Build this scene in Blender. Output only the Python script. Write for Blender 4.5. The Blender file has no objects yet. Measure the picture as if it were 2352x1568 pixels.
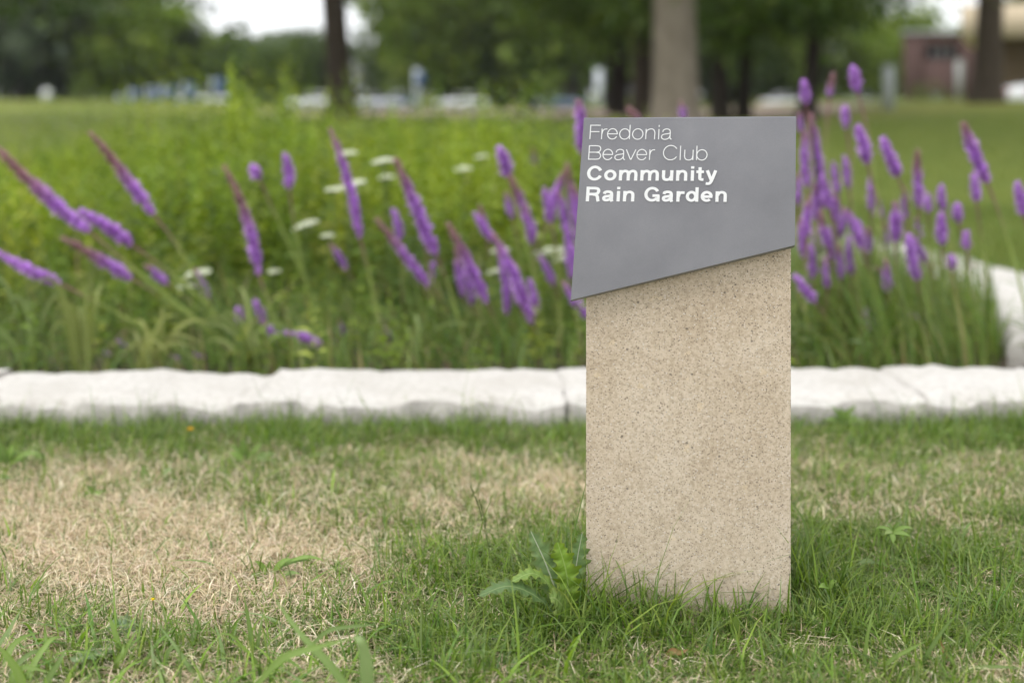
import bpy, bmesh, math, random
import numpy as np
from mathutils import Vector

random.seed(7)
RNG = np.random.default_rng(11)
SC = bpy.context.scene
COL = SC.collection
CAMH, FPX, HOR = 1.03, 3267.0, 215.0      # eye height, focal length and horizon line in pixels of a 2352 px wide picture
FOCUS = 2.76

# ------------------------------------------------------------------ camera, sky, sun, exposure
cam = bpy.data.cameras.new('camera')
cam.sensor_width, cam.lens = 36.0, 50.0
cam.shift_y = -(784.0 - HOR) / 2352.0
cam.clip_start, cam.clip_end = 0.05, 2000
cam.dof.use_dof, cam.dof.focus_distance, cam.dof.aperture_fstop = True, FOCUS, 1.6
cam_o = bpy.data.objects.new('camera', cam)
cam_o.location, cam_o.rotation_euler = (0, 0, CAMH), (math.pi / 2, 0, 0)
COL.objects.link(cam_o)
SC.camera = cam_o

SUN_EL, SUN_AZ = math.radians(60), math.radians(228)
world = bpy.data.worlds.new('World')
SC.world = world
world.use_nodes = True
nt = world.node_tree
bg = nt.nodes['Background']
sky = nt.nodes.new('ShaderNodeTexSky')
sky.sky_type = 'NISHITA'
sky.sun_disc = False
sky.sun_elevation, sky.sun_rotation = SUN_EL, SUN_AZ
hs = nt.nodes.new('ShaderNodeHueSaturation')
hs.inputs['Saturation'].default_value = 0.25
nt.links.new(sky.outputs[0], hs.inputs['Color'])
mx = nt.nodes.new('ShaderNodeMix')
mx.data_type = 'RGBA'
mx.inputs[0].default_value = 0.85
nt.links.new(hs.outputs[0], mx.inputs[6])
mx.inputs[7].default_value = (8.6, 8.8, 9.1, 1)
nt.links.new(mx.outputs[2], bg.inputs['Color'])
bg.inputs['Strength'].default_value = 0.11
sun = bpy.data.lights.new('sun', 'SUN')
sun.energy, sun.angle, sun.color = 1.5, math.radians(28), (1.0, 0.97, 0.92)
sun_o = bpy.data.objects.new('sun', sun)
d = Vector((math.sin(SUN_AZ) * math.cos(SUN_EL), math.cos(SUN_AZ) * math.cos(SUN_EL), math.sin(SUN_EL)))
sun_o.rotation_euler = (-d).to_track_quat('-Z', 'Y').to_euler()
COL.objects.link(sun_o)
SC.view_settings.view_transform = 'Standard'
SC.view_settings.look = 'None'
SC.view_settings.exposure = 0.85
SC.view_settings.gamma = 1
SC.render.engine = 'CYCLES'
SC.cycles.use_denoising = True
SC.cycles.max_bounces = 8
SC.cycles.transmission_bounces = 6
SC.cycles.transparent_max_bounces = 6


# ------------------------------------------------------------------ helpers
def at(px, py, Y):
    """A point at distance Y that the eye sees at picture position px, py."""
    return np.array([(px - 1176.0) * Y / FPX, Y, CAMH - (py - HOR) * Y / FPX])


def sm(a, b, x):
    t = np.clip((np.asarray(x, float) - a) / (b - a), 0, 1)
    return t * t * (3 - 2 * t)


def gz(x, y):
    """Height of the land."""
    x, y = np.asarray(x, float), np.asarray(y, float)
    q = x / np.maximum(y, 1)
    left = sm(-0.10, -0.22, q)
    z = 0.5 * sm(12, 27, y)
    z = z + left * 0.14 * sm(25, 80, y) - (1 - left) * 0.95 * sm(46, 90, y) - left * 0.8 * sm(85, 112, y)
    z = z + 0.33 * sm(5, 11, x) * sm(16, 33, y) * sm(70, 44, y)
    return z


_K = [(RNG.uniform(0, 6.28), RNG.uniform(0, 6.28), RNG.uniform(.6, 1.6)) for _ in range(9)]


def vnoise(x, y, s):
    """Smooth wandering value 0..1 with features about s metres across."""
    v = 0
    for a, p, f in _K:
        v = v + np.sin((x * math.cos(a) + y * math.sin(a)) * f * 3.1 / s + p)
    return np.clip(0.5 + v / 7.5, 0, 1)


def tag(o, label=None, cat=None, group=None, kind=None):
    if label: o['label'] = label
    if cat: o['category'] = cat
    if group: o['group'] = group
    if kind: o['kind'] = kind
    return o


def empty(name, loc=(0, 0, 0)):
    o = bpy.data.objects.new(name, None)
    o.empty_display_size = 0.05
    o.location = loc
    COL.objects.link(o)
    return o


def link(name, me, parent=None):
    o = bpy.data.objects.new(name, me)
    COL.objects.link(o)
    if parent is not None:
        o.parent = parent
        pl = parent
        off = Vector((0, 0, 0))
        while pl is not None:
            off += Vector(pl.location)
            pl = pl.parent
        o.location = -off        # meshes are written in world coordinates
    return o


def quads_mesh(name, V, F, mat, C=None, smooth=False):
    """A mesh from an (n,3) array of points and an (m,4) or (m,3) array of faces; C is one colour per point."""
    V = np.asarray(V, np.float32).reshape(-1, 3)
    F = np.asarray(F, np.int32)
    k = F.shape[1]
    me = bpy.data.meshes.new(name)
    me.vertices.add(len(V))
    me.vertices.foreach_set('co', V.ravel())
    me.loops.add(F.size)
    me.loops.foreach_set('vertex_index', F.ravel())
    me.polygons.add(len(F))
    me.polygons.foreach_set('loop_start', np.arange(0, F.size, k, dtype=np.int32))
    me.polygons.foreach_set('loop_total', np.full(len(F), k, np.int32))
    if smooth:
        me.polygons.foreach_set('use_smooth', np.ones(len(F), bool))
    me.update(calc_edges=True)
    me.validate()
    if C is not None:
        a = me.color_attributes.new('tint', 'FLOAT_COLOR', 'POINT')
        C = np.asarray(C, np.float32)
        C4 = np.ones((len(V), 4), np.float32)
        C4[:, :3] = C
        a.data.foreach_set('color', C4.ravel())
    if mat is not None:
        me.materials.append(mat)
    return me


class Buf:
    def __init__(s): s.V, s.F, s.C, s.n = [], [], [], 0
    def add(s, V, F, C):
        V = np.asarray(V, float).reshape(-1, 3)
        s.V.append(V); s.F.append(np.asarray(F, int) + s.n)
        C = np.asarray(C, float)
        s.C.append(np.broadcast_to(C, (len(V), 3)) if C.ndim == 1 else C)
        s.n += len(V)
    def mesh(s, name, mat, smooth=False):
        return quads_mesh(name, np.concatenate(s.V), np.concatenate(s.F), mat, np.concatenate(s.C), smooth)


def blades(buf, root, az, h, w, bend, col, S=3, tip=None, twist=0.9):
    """Grass blades: one tapering strip each."""
    N = len(root)
    t = np.linspace(0, 1, S + 1)[None, :]
    h, w, bend, az = (np.asarray(a, float)[:, None] for a in (h, w, bend, az))
    off = bend * h * t ** 1.8
    z = h * (t - 0.42 * bend * t ** 2)
    cx = root[:, 0:1] + np.cos(az) * off
    cy = root[:, 1:2] + np.sin(az) * off
    cz = root[:, 2:3] + z
    f = az + math.pi / 2 + RNG.uniform(-twist, twist, (N, 1))
    ww = w * 0.5 * (np.maximum(1 - t, 0) ** 0.7 * (0.75 + 0.5 * np.minimum(t * 3, 1)) + 0.04)
    dx, dy = np.cos(f) * ww, np.sin(f) * ww
    V = np.empty((N, S + 1, 2, 3))
    V[:, :, 0, 0], V[:, :, 0, 1], V[:, :, 0, 2] = cx - dx, cy - dy, cz
    V[:, :, 1, 0], V[:, :, 1, 1], V[:, :, 1, 2] = cx + dx, cy + dy, cz
    base = (np.arange(N) * (S + 1) * 2)[:, None, None]
    r = (np.arange(S) * 2)[None, :, None]
    F = base + r + np.array([0, 1, 3, 2])[None, None, :]
    C = np.repeat(np.asarray(col)[:, None, :], S + 1, 1)
    if tip is not None:
        tt = (t[0] ** 2)[None, :, None]
        C = C * (1 - 0.5 * tt) + np.asarray(tip)[None, None, :] * 0.5 * tt
    C = np.repeat(C[:, :, None, :], 2, 2)
    buf.add(V, F.reshape(-1, 4), C.reshape(-1, 3))


def leaves(buf, base, dr, L, w, col, droop=0.2):
    """Folded diamond leaves, one face each."""
    N = len(base)
    dr = dr / np.linalg.norm(dr, axis=1, keepdims=True)
    up = RNG.normal(0, .5, (N, 3)) + np.array([0, 0, 1.0])
    sd = np.cross(dr, up)
    sd /= np.linalg.norm(sd, axis=1, keepdims=True) + 1e-9
    L, w = np.asarray(L)[:, None], np.asarray(w)[:, None]
    mid = base + dr * L * 0.42
    tipp = base + dr * L
    tipp[:, 2] -= droop * L[:, 0]
    fold = np.array([0, 0, 1.0]) * w * 0.15
    V = np.stack([base, mid + sd * w / 2 + fold, tipp, mid - sd * w / 2 + fold], 1)
    F = (np.arange(N) * 4)[:, None] + np.arange(4)[None, :]
    buf.add(V, F, np.repeat(np.asarray(col)[:, None, :], 4, 1).reshape(-1, 3))


def tube(buf, pts, rad, col, sides=8, cap=True):
    """A tube along pts with one radius per point; col is one colour or one per point."""
    pts = np.asarray(pts, float)
    n = len(pts)
    rad = np.broadcast_to(np.asarray(rad, float), (n,))
    T = np.gradient(pts, axis=0)
    T /= np.linalg.norm(T, axis=1, keepdims=True) + 1e-12
    ref = np.array([0.0, 1, 0]) if abs(T[0, 1]) < 0.8 else np.array([1.0, 0, 0])
    A = np.cross(T, ref); A /= np.linalg.norm(A, axis=1, keepdims=True) + 1e-12
    B = np.cross(T, A)
    a = np.linspace(0, 2 * math.pi, sides, endpoint=False)
    V = pts[:, None, :] + rad[:, None, None] * (A[:, None, :] * np.cos(a)[None, :, None] + B[:, None, :] * np.sin(a)[None, :, None])
    i, j = np.meshgrid(np.arange(n - 1), np.arange(sides), indexing='ij')
    F = np.stack([i * sides + j, i * sides + (j + 1) % sides, (i + 1) * sides + (j + 1) % sides, (i + 1) * sides + j], -1).reshape(-1, 4)
    C = np.asarray(col, float)
    C = np.broadcast_to(C, (n, 3))
    V = V.reshape(-1, 3)
    C = np.repeat(C, sides, 0)
    if cap:
        V = np.concatenate([V, pts[-1:], pts[:1]])
        C = np.concatenate([C, C[-1:], C[:1]])
        e = n * sides
        jj = np.arange(0, sides - 1, 2)
        top = np.stack([np.full(len(jj), e), (n - 1) * sides + jj, (n - 1) * sides + jj + 1, (n - 1) * sides + (jj + 2) % sides], 1)
        bot = np.stack([np.full(len(jj), e + 1), (jj + 2) % sides, jj + 1, jj], 1)
        F = np.concatenate([F, top, bot])
    buf.add(V, F, C)


def bez(p0, p1, p2, n):
    t = np.linspace(0, 1, n)[:, None]
    return (1 - t) ** 2 * np.asarray(p0) + 2 * t * (1 - t) * np.asarray(p1) + t ** 2 * np.asarray(p2)


def box(buf, x0, x1, y0, y1, z0, z1, col=(.5, .5, .5)):
    V = [(x0, y0, z0), (x1, y0, z0), (x1, y1, z0), (x0, y1, z0), (x0, y0, z1), (x1, y0, z1), (x1, y1, z1), (x0, y1, z1)]
    buf.add(V, [(0, 3, 2, 1), (4, 5, 6, 7), (0, 1, 5, 4), (1, 2, 6, 5), (2, 3, 7, 6), (3, 0, 4, 7)], col)


def blade_leaf(buf, pts, width, col, up=None, fold=0.25, tipf=None, ncol=2):
    """A broad leaf or grass blade along pts, with a V fold; width may be one number (tapered) or one per point."""
    pts = np.asarray(pts, float)
    n = len(pts)
    t = np.linspace(0, 1, n)
    T = np.gradient(pts, axis=0)
    T /= np.linalg.norm(T, axis=1, keepdims=True) + 1e-12
    up = np.array([0.0, -0.5, 1.0]) if up is None else np.asarray(up, float)
    S = np.cross(T, up)
    S /= np.linalg.norm(S, axis=1, keepdims=True) + 1e-12
    Nn = np.cross(S, T)
    if np.ndim(width) == 0:
        hw = 0.5 * width * (np.minimum(1, 0.55 + t * 1.5) * (1 - t ** 2.2) + 0.02)
    else:
        hw = np.asarray(width) * 0.5
    V = np.stack([pts - S * hw[:, None] + Nn * (hw * fold)[:, None], pts, pts + S * hw[:, None] + Nn * (hw * fold)[:, None]], 1)
    i, j = np.meshgrid(np.arange(n - 1), np.arange(2), indexing='ij')
    F = np.stack([i * 3 + j, i * 3 + j + 1, (i + 1) * 3 + j + 1, (i + 1) * 3 + j], -1).reshape(-1, 4)
    c = np.asarray(col, float)
    C = np.broadcast_to(c, (n, 3, 3)).copy()
    C[:, 1] = C[:, 1] * 0.7 + np.array([.30, .36, .16]) * 0.3
    buf.add(V, F, C.reshape(-1, 3))


def lobed_leaf(buf, pts, width, col, rib, up, lobes=6, seed=0, fold=.12):
    """A spiny lobed leaf along pts with a pale midrib."""
    r = np.random.default_rng(seed)
    n = lobes * 6 + 5
    tt = np.linspace(0, 1, len(pts))
    t = np.linspace(0, 1, n)
    P = np.stack([np.interp(t, tt, np.asarray(pts)[:, k]) for k in range(3)], 1)
    T = np.gradient(P, axis=0)
    T /= np.linalg.norm(T, axis=1, keepdims=True) + 1e-12
    S = np.cross(T, np.asarray(up, float)); S /= np.linalg.norm(S, axis=1, keepdims=True) + 1e-12
    Nn = np.cross(S, T)
    env = np.sin(np.clip(t, 0, 1) ** 0.75 * math.pi) ** 0.7 * (0.55 + .75 * t) + 0.05
    rows = []
    for side in (-1, 1):
        ph = t * lobes + (0.3 if side > 0 else 0) + r.uniform(-.1, .1, n)
        saw = ph % 1.0
        lob = 0.5 + 0.62 * saw ** 1.4 + 0.12 * np.sin(ph * 2 * math.pi * 3)
        hw = 0.5 * width * env * lob
        sweep = T * (hw * 0.28)[:, None]
        wav = Nn * (hw * (fold + 0.22 * np.sin(ph * 2 * math.pi + 1)))[:, None]
        rows.append((P + side * S * (hw * 0.55)[:, None] + wav * .4, P + side * S * hw[:, None] + sweep + wav))
    rw = 0.006 * width + 0.016 * width * (1 - t)
    V = np.stack([rows[0][1], rows[0][0], P - S * rw[:, None] * 1.9, P - S * rw[:, None], P + S * rw[:, None], P + S * rw[:, None] * 1.9, rows[1][0], rows[1][1]], 1)
    i, j = np.meshgrid(np.arange(n - 1), np.arange(7), indexing='ij')
    F = np.stack([i * 8 + j, i * 8 + j + 1, (i + 1) * 8 + j + 1, (i + 1) * 8 + j], -1).reshape(-1, 4)
    c = np.asarray(col, float)
    C = np.broadcast_to(c, (n, 8, 3)).copy() * r.uniform(.80, 1.15, (n, 8, 1))
    C[:, 3:5] = rib
    C[:, [0, 7]] *= np.array([1.1, .95, .8])
    buf.add(V, F, C.reshape(-1, 3))


# ------------------------------------------------------------------ materials
def new_mat(name):
    m = bpy.data.materials.new(name)
    m.use_nodes = True
    return m, m.node_tree, m.node_tree.nodes['Principled BSDF']


def noise(nt, scale, detail=4, rough=.55, coord='Object'):
    tc = nt.nodes.new('ShaderNodeTexCoord')
    n = nt.nodes.new('ShaderNodeTexNoise')
    n.inputs['Scale'].default_value = scale
    n.inputs['Detail'].default_value = detail
    n.inputs['Roughness'].default_value = rough
    nt.links.new(tc.outputs[coord], n.inputs['Vector'])
    return n, tc


def ramp(nt, src, stops):
    r = nt.nodes.new('ShaderNodeValToRGB')
    e = r.color_ramp.elements
    while len(e) < len(stops): e.new(0.5)
    for k, (p, c) in zip(e, stops):
        k.position = p
        k.color = (*c, 1) if len(c) == 3 else c
    nt.links.new(src, r.inputs['Fac'])
    return r


def mixc(nt, fac, a, b, mode='MIX'):
    m = nt.nodes.new('ShaderNodeMix')
    m.data_type = 'RGBA'; m.blend_type = mode
    for sock, v in ((m.inputs[0], fac), (m.inputs[6], a), (m.inputs[7], b)):
        if hasattr(v, 'is_linked'): nt.links.new(v, sock)
        elif isinstance(v, (int, float)): sock.default_value = v
        else: sock.default_value = (*v, 1)
    return m.outputs[2]


def math_n(nt, op, a, b):
    m = nt.nodes.new('ShaderNodeMath'); m.operation = op
    for s, v in ((m.inputs[0], a), (m.inputs[1], b)):
        if hasattr(v, 'is_linked'): nt.links.new(v, s)
        else: s.default_value = v
    return m.outputs[0]


def plain(name, col, rough=.6, var=.15, scale=6, bump=0.0, metal=0.0, spec=.4):
    m, nt, b = new_mat(name)
    n, _ = noise(nt, scale, 5)
    c = np.array(col)
    r = ramp(nt, n.outputs['Fac'], [(.3, tuple(c * (1 - var))), (.7, tuple(np.minimum(c * (1 + var), 1)))])
    nt.links.new(r.outputs[0], b.inputs['Base Color'])
    b.inputs['Roughness'].default_value = rough
    b.inputs['Metallic'].default_value = metal
    b.inputs['Specular IOR Level'].default_value = spec
    if bump:
        bp = nt.nodes.new('ShaderNodeBump')
        bp.inputs['Strength'].default_value = bump
        bp.inputs['Distance'].default_value = .02
        nt.links.new(n.outputs['Fac'], bp.inputs['Height'])
        nt.links.new(bp.outputs[0], b.inputs['Normal'])
    return m


def tinted(name, transl=.35, rough=.55, spec=.25):
    """Leaf, petal or stem: colour from the mesh, part of the light passes through."""
    m, nt, b = new_mat(name)
    at_ = nt.nodes.new('ShaderNodeAttribute'); at_.attribute_name = 'tint'
    nt.links.new(at_.outputs['Color'], b.inputs['Base Color'])
    b.inputs['Roughness'].default_value = rough
    b.inputs['Specular IOR Level'].default_value = spec
    if transl > 0:
        tr = nt.nodes.new('ShaderNodeBsdfTranslucent')
        hs_ = nt.nodes.new('ShaderNodeHueSaturation')
        hs_.inputs['Value'].default_value = 1.15
        hs_.inputs['Saturation'].default_value = 1.1
        nt.links.new(at_.outputs['Color'], hs_.inputs['Color'])
        nt.links.new(hs_.outputs[0], tr.inputs['Color'])
        ms = nt.nodes.new('ShaderNodeMixShader')
        ms.inputs[0].default_value = transl
        nt.links.new(b.outputs[0], ms.inputs[1]); nt.links.new(tr.outputs[0], ms.inputs[2])
        nt.links.new(ms.outputs[0], nt.nodes['Material Output'].inputs['Surface'])
    return m


M_GRASS = tinted('grass_blade', .38, .45, .30)
M_LEAF = tinted('leaf', .38, .5, .3)
M_TREE = tinted('tree_leaf', .42, .5, .3)
M_PETAL = tinted('petal', .40, .8, .1)
M_STEM = tinted('stem', 0, .6, .2)
M_STRAW = tinted('straw', .2, .8, .1)


def stone_sign_mat():
    m, nt, b = new_mat('speckled_cast_stone')
    n1, tc = noise(nt, 7, 5, .6)
    base = ramp(nt, n1.outputs['Fac'], [(.3, (.435, .350, .256)), (.5, (.492, .405, .306)), (.72, (.55, .465, .366))])
    n2, _ = noise(nt, 150, 4, .7)
    g = ramp(nt, n2.outputs['Fac'], [(.36, (.80, .785, .76)), (.5, (1, 1, 1)), (.64, (1.13, 1.14, 1.17))])
    col = mixc(nt, 1.0, base.outputs[0], g.outputs[0], 'MULTIPLY')

    def specks(scale, size, share, seed, distort=0.0):
        mp = nt.nodes.new('ShaderNodeMapping')
        mp.inputs['Location'].default_value = (seed * 3.1, seed * 1.7, seed)
        nt.links.new(tc.outputs['Object'], mp.inputs['Vector'])
        vec = mp.outputs[0]
        if distort:
            nn = nt.nodes.new('ShaderNodeTexNoise'); nn.inputs['Scale'].default_value = scale * 1.4
            nt.links.new(vec, nn.inputs['Vector'])
            va = nt.nodes.new('ShaderNodeVectorMath'); va.operation = 'MULTIPLY_ADD'
            nt.links.new(nn.outputs['Color'], va.inputs[0])
            va.inputs[1].default_value = (distort,) * 3
            nt.links.new(vec, va.inputs[2])
            vec = va.outputs[0]
        v = nt.nodes.new('ShaderNodeTexVoronoi'); v.inputs['Scale'].default_value = scale
        nt.links.new(vec, v.inputs['Vector'])
        sep = nt.nodes.new('ShaderNodeSeparateColor')
        nt.links.new(v.outputs['Color'], sep.inputs[0])
        on = math_n(nt, 'LESS_THAN', sep.outputs[0], share)
        sz = math_n(nt, 'MULTIPLY', sep.outputs[1], size)
        near = math_n(nt, 'LESS_THAN', v.outputs['Distance'], sz)
        return math_n(nt, 'MULTIPLY', on, near)
    col = mixc(nt, math_n(nt, 'MULTIPLY', specks(34, .34, .11, 5, .030), .45), col, (.62, .50, .34))
    col = mixc(nt, math_n(nt, 'MULTIPLY', specks(170, .50, .30, 3, .005), .5), col, (.58, .49, .37))
    col = mixc(nt, math_n(nt, 'MULTIPLY', specks(380, .62, .26, 1), .75), col, (.62, .585, .54))
    col = mixc(nt, math_n(nt, 'MULTIPLY', specks(380, .62, .34, 2), .8), col, (.15, .115, .085))
    big = specks(95, .30, .035, 7, .004)
    col = mixc(nt, math_n(nt, 'MULTIPLY', big, .7), col, (.10, .085, .07))
    dk = specks(310, .52, .23, 4)
    col = mixc(nt, math_n(nt, 'MULTIPLY', dk, .9), col, (.06, .055, .06))
    nt.links.new(col, b.inputs['Base Color'])
    b.inputs['Roughness'].default_value = .8
    b.inputs['Specular IOR Level'].default_value = .25
    bp = nt.nodes.new('ShaderNodeBump'); bp.inputs['Strength'].default_value = .25; bp.inputs['Distance'].default_value = .002
    h = math_n(nt, 'SUBTRACT', n2.outputs['Fac'], dk)
    nt.links.new(h, bp.inputs['Height']); nt.links.new(bp.outputs[0], b.inputs['Normal'])
    return m


def plate_mat():
    m, nt, b = new_mat('grey_anodised_metal')
    n, tc = noise(nt, 5.5, 4, .6)
    r = ramp(nt, n.outputs['Fac'], [(.3, (.200, .201, .226)), (.7, (.258, .259, .287))])
    f = nt.nodes.new('ShaderNodeTexNoise'); f.inputs['Scale'].default_value = 900; f.inputs['Detail'].default_value = 2
    nt.links.new(tc.outputs['Object'], f.inputs['Vector'])
    rr = ramp(nt, f.outputs['Fac'], [(.3, (.90, .90, .90)), (.7, (1.09, 1.09, 1.09))])
    nt.links.new(mixc(nt, 1.0, r.outputs[0], rr.outputs[0], 'MULTIPLY'), b.inputs['Base Color'])
    b.inputs['Metallic'].default_value = .35
    b.inputs['Roughness'].default_value = .48
    return m


def kerb_mat():
    m, nt, b = new_mat('pale_limestone')
    n1, tc = noise(nt, 3.2, 6, .6)
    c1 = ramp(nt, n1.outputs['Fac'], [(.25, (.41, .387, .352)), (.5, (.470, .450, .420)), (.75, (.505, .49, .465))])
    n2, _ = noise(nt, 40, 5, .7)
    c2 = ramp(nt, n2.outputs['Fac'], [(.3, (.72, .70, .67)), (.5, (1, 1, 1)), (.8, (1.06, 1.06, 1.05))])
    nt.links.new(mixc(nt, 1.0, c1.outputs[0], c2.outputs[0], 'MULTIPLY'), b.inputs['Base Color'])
    b.inputs['Roughness'].default_value = .9
    b.inputs['Specular IOR Level'].default_value = .2
    bp = nt.nodes.new('ShaderNodeBump'); bp.inputs['Strength'].default_value = .5; bp.inputs['Distance'].default_value = .012
    nt.links.new(n2.outputs['Fac'], bp.inputs['Height']); nt.links.new(bp.outputs[0], b.inputs['Normal'])
    return m


def ground_mat():
    m, nt, b = new_mat('lawn_and_thatch')
    a = nt.nodes.new('ShaderNodeAttribute'); a.attribute_name = 'tint'
    n1, _ = noise(nt, 55, 6, .7)
    n2, _ = noise(nt, 1.3, 4, .6)
    g = ramp(nt, n1.outputs['Fac'], [(.3, (.55, .52, .50)), (.5, (1, 1, 1)), (.7, (1.3, 1.28, 1.2))])
    g2 = ramp(nt, n2.outputs['Fac'], [(.3, (.80, .86, .8)), (.7, (1.16, 1.1, 1.05))])
    c = mixc(nt, 1.0, a.outputs['Color'], g.outputs[0], 'MULTIPLY')
    c = mixc(nt, 1.0, c, g2.outputs[0], 'MULTIPLY')
    nt.links.new(c, b.inputs['Base Color'])
    b.inputs['Roughness'].default_value = .95
    b.inputs['Specular IOR Level'].default_value = .1
    bp = nt.nodes.new('ShaderNodeBump'); bp.inputs['Strength'].default_value = .6; bp.inputs['Distance'].default_value = .02
    nt.links.new(n1.outputs['Fac'], bp.inputs['Height']); nt.links.new(bp.outputs[0], b.inputs['Normal'])
    return m


def bark_mat(name, c0, c1, stretch=.25, scale=14):
    m, nt, b = new_mat(name)
    tc = nt.nodes.new('ShaderNodeTexCoord')
    mp = nt.nodes.new('ShaderNodeMapping'); mp.inputs['Scale'].default_value = (1, 1, stretch)
    nt.links.new(tc.outputs['Object'], mp.inputs['Vector'])
    n = nt.nodes.new('ShaderNodeTexNoise'); n.inputs['Scale'].default_value = scale; n.inputs['Detail'].default_value = 6; n.inputs['Roughness'].default_value = .65
    nt.links.new(mp.outputs[0], n.inputs['Vector'])
    r = ramp(nt, n.outputs['Fac'], [(.3, c0), (.68, c1)])
    nt.links.new(r.outputs[0], b.inputs['Base Color'])
    b.inputs['Roughness'].default_value = .95
    b.inputs['Specular IOR Level'].default_value = .15
    bp = nt.nodes.new('ShaderNodeBump'); bp.inputs['Strength'].default_value = .8; bp.inputs['Distance'].default_value = .04
    nt.links.new(n.outputs['Fac'], bp.inputs['Height']); nt.links.new(bp.outputs[0], b.inputs['Normal'])
    return m


M_SIGN = stone_sign_mat()
M_PLATE = plate_mat()
M_WHITE_INK = plain('white_lettering', (.76, .77, .79), .5, .02, 30)
M_KERB = kerb_mat()
M_SHADED_SPLIT = plain('shaded_split_face', (.30, .285, .26), .95, .3, 14, .7)  # rough front of the slabs; its shade is put into the greyer colour
M_GROUND = ground_mat()
M_SOIL = plain('garden_soil', (.055, .042, .026), .95, .4, 9, .5)
M_BARE = plain('bare_earth', (.20, .145, .105), .95, .25, 1.2, .3)
M_ROAD = plain('asphalt', (.06, .06, .062), .9, .15, 3)
BARK_DARK = bark_mat('dark_bark', (.011, .009, .007), (.030, .024, .019))
BARK_BROWN = bark_mat('dark_brown_bark', (.022, .017, .012), (.050, .039, .030))
BARK_MID = bark_mat('brown_bark', (.040, .031, .023), (.085, .067, .050))
BARK_PALE = bark_mat('pale_smooth_bark', (.115, .096, .074), (.180, .154, .122), .5, 6)

# ------------------------------------------------------------------ garden outline and stone edging
RING = np.array([(-5.6, 4.66), (-3.4, 4.62), (-1.6, 4.58), (.2, 4.56), (1.2, 4.62), (1.78, 4.72), (2.08, 5.20), (2.24, 5.75), (2.36, 6.4), (2.44, 7.1), (2.36, 7.8), (2.2, 8.4),
                 (1.95, 9.05), (1.4, 9.9), (.5, 10.6), (-.7, 11.1), (-2.2, 11.35), (-3.8, 11.3), (-5.2, 10.8), (-6.4, 9.8), (-7.1, 8.4), (-7.2, 7.0), (-6.7, 5.5)])


def inside(x, y, poly):
    r = np.zeros(np.shape(x), bool)
    n = len(poly)
    for i in range(n):
        (x0, y0), (x1, y1) = poly[i], poly[(i + 1) % n]
        c = ((y0 > y) != (y1 > y)) & (x < (x1 - x0) * (y - y0) / (y1 - y0 + 1e-12) + x0)
        r ^= c
    return r


def ring_distance(x, y):
    x, y = np.asarray(x, float), np.asarray(y, float)
    best = np.full(x.shape, 1e9)
    n = len(RING)
    for i in range(n):
        a, b = RING[i], RING[(i + 1) % n]
        dd = b - a
        t = np.clip(((x - a[0]) * dd[0] + (y - a[1]) * dd[1]) / (dd @ dd), 0, 1)
        best = np.minimum(best, np.hypot(x - a[0] - t * dd[0], y - a[1] - t * dd[1]))
    return best


# ------------------------------------------------------------------ ground sheet
def dryness(x, y):
    """How parched the near lawn is, 0 green to 1 straw."""
    n = vnoise(x, y, .42)
    n2 = vnoise(x + 7, y * 1.3, .16)
    e1 = np.exp(-(((x + 1.08) / .92) ** 2 + ((y - 3.24) / .66) ** 2) ** 1.2) * 1.25
    e2 = .74 * np.exp(-(((x + .05) / .55) ** 2 + ((y - 3.62) / .40) ** 2) ** 2)
    e3 = .40 * sm(.45, .75, x) * sm(3.1, 3.4, y) * sm(4.12, 3.85, y)
    e4 = .50 * sm(2.75, 2.5, y) * sm(.30, .62, vnoise(x * 1.1 + 3, y, .25))
    e5 = .42 * sm(.9, 1.3, x) * sm(2.95, 2.6, y) * n
    e6 = .45 * sm(-.05, -.4, x) * sm(2.9, 2.6, y)
    d_ = np.maximum.reduce([e1, e2, e3, e4, e5, e6]) * (.62 + .5 * n) + .18 * (n2 - .5)
    pd = np.hypot(np.maximum(np.abs(x - .342) - .2, 0), y - 2.80)
    d_ = d_ * sm(.12, .50, pd)
    d_ = d_ * sm(4.22, 3.95, y) + .10 * sm(3.9, 4.2, y)
    return np.clip(d_, 0, 1)


xs = np.unique(np.concatenate([np.linspace(-2.6, 2.6, 90), np.linspace(-15, 15, 61), np.sign(np.linspace(-1, 1, 61)) * np.abs(np.linspace(-1, 1, 61)) ** 2.2 * 420]))
ys = np.unique(np.concatenate([np.linspace(-40, 1, 12), np.linspace(1.2, 5, 80), np.linspace(5.2, 60, 90), np.geomspace(62, 900, 36)]))
GX, GY = np.meshgrid(xs, ys)
GZ = gz(GX, GY)
dry = dryness(GX, GY)
near = sm(6.0, 4.6, GY) * sm(3.4, 2.6, np.abs(GX))
soil, straw, lawn = np.array([.14, .115, .068]), np.array([.47, .38, .245]), np.array([.108, .135, .026])
gcol = soil * (1 - dry[..., None] * .85) + straw * dry[..., None] * .85
farn = vnoise(GX, GY * .45, 5.0)[..., None]
lawn2 = lawn * (.85 + .35 * farn) + np.array([.055, .035, .008]) * sm(.55, .9, farn)
gcol = gcol * near[..., None] + lawn2 * (1 - near[..., None])
nx, ny = len(xs), len(ys)
ii, jj = np.meshgrid(np.arange(ny - 1), np.arange(nx - 1), indexing='ij')
GF = np.stack([ii * nx + jj, ii * nx + jj + 1, (ii + 1) * nx + jj + 1, (ii + 1) * nx + jj], -1).reshape(-1, 4)
g = link('ground', quads_mesh('ground', np.stack([GX, GY, GZ], -1), GF, M_GROUND, gcol.reshape(-1, 3), True))
tag(g, 'gently rolling lawn, parched beside the stone sign and green beyond', 'lawn', kind='structure')


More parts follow.
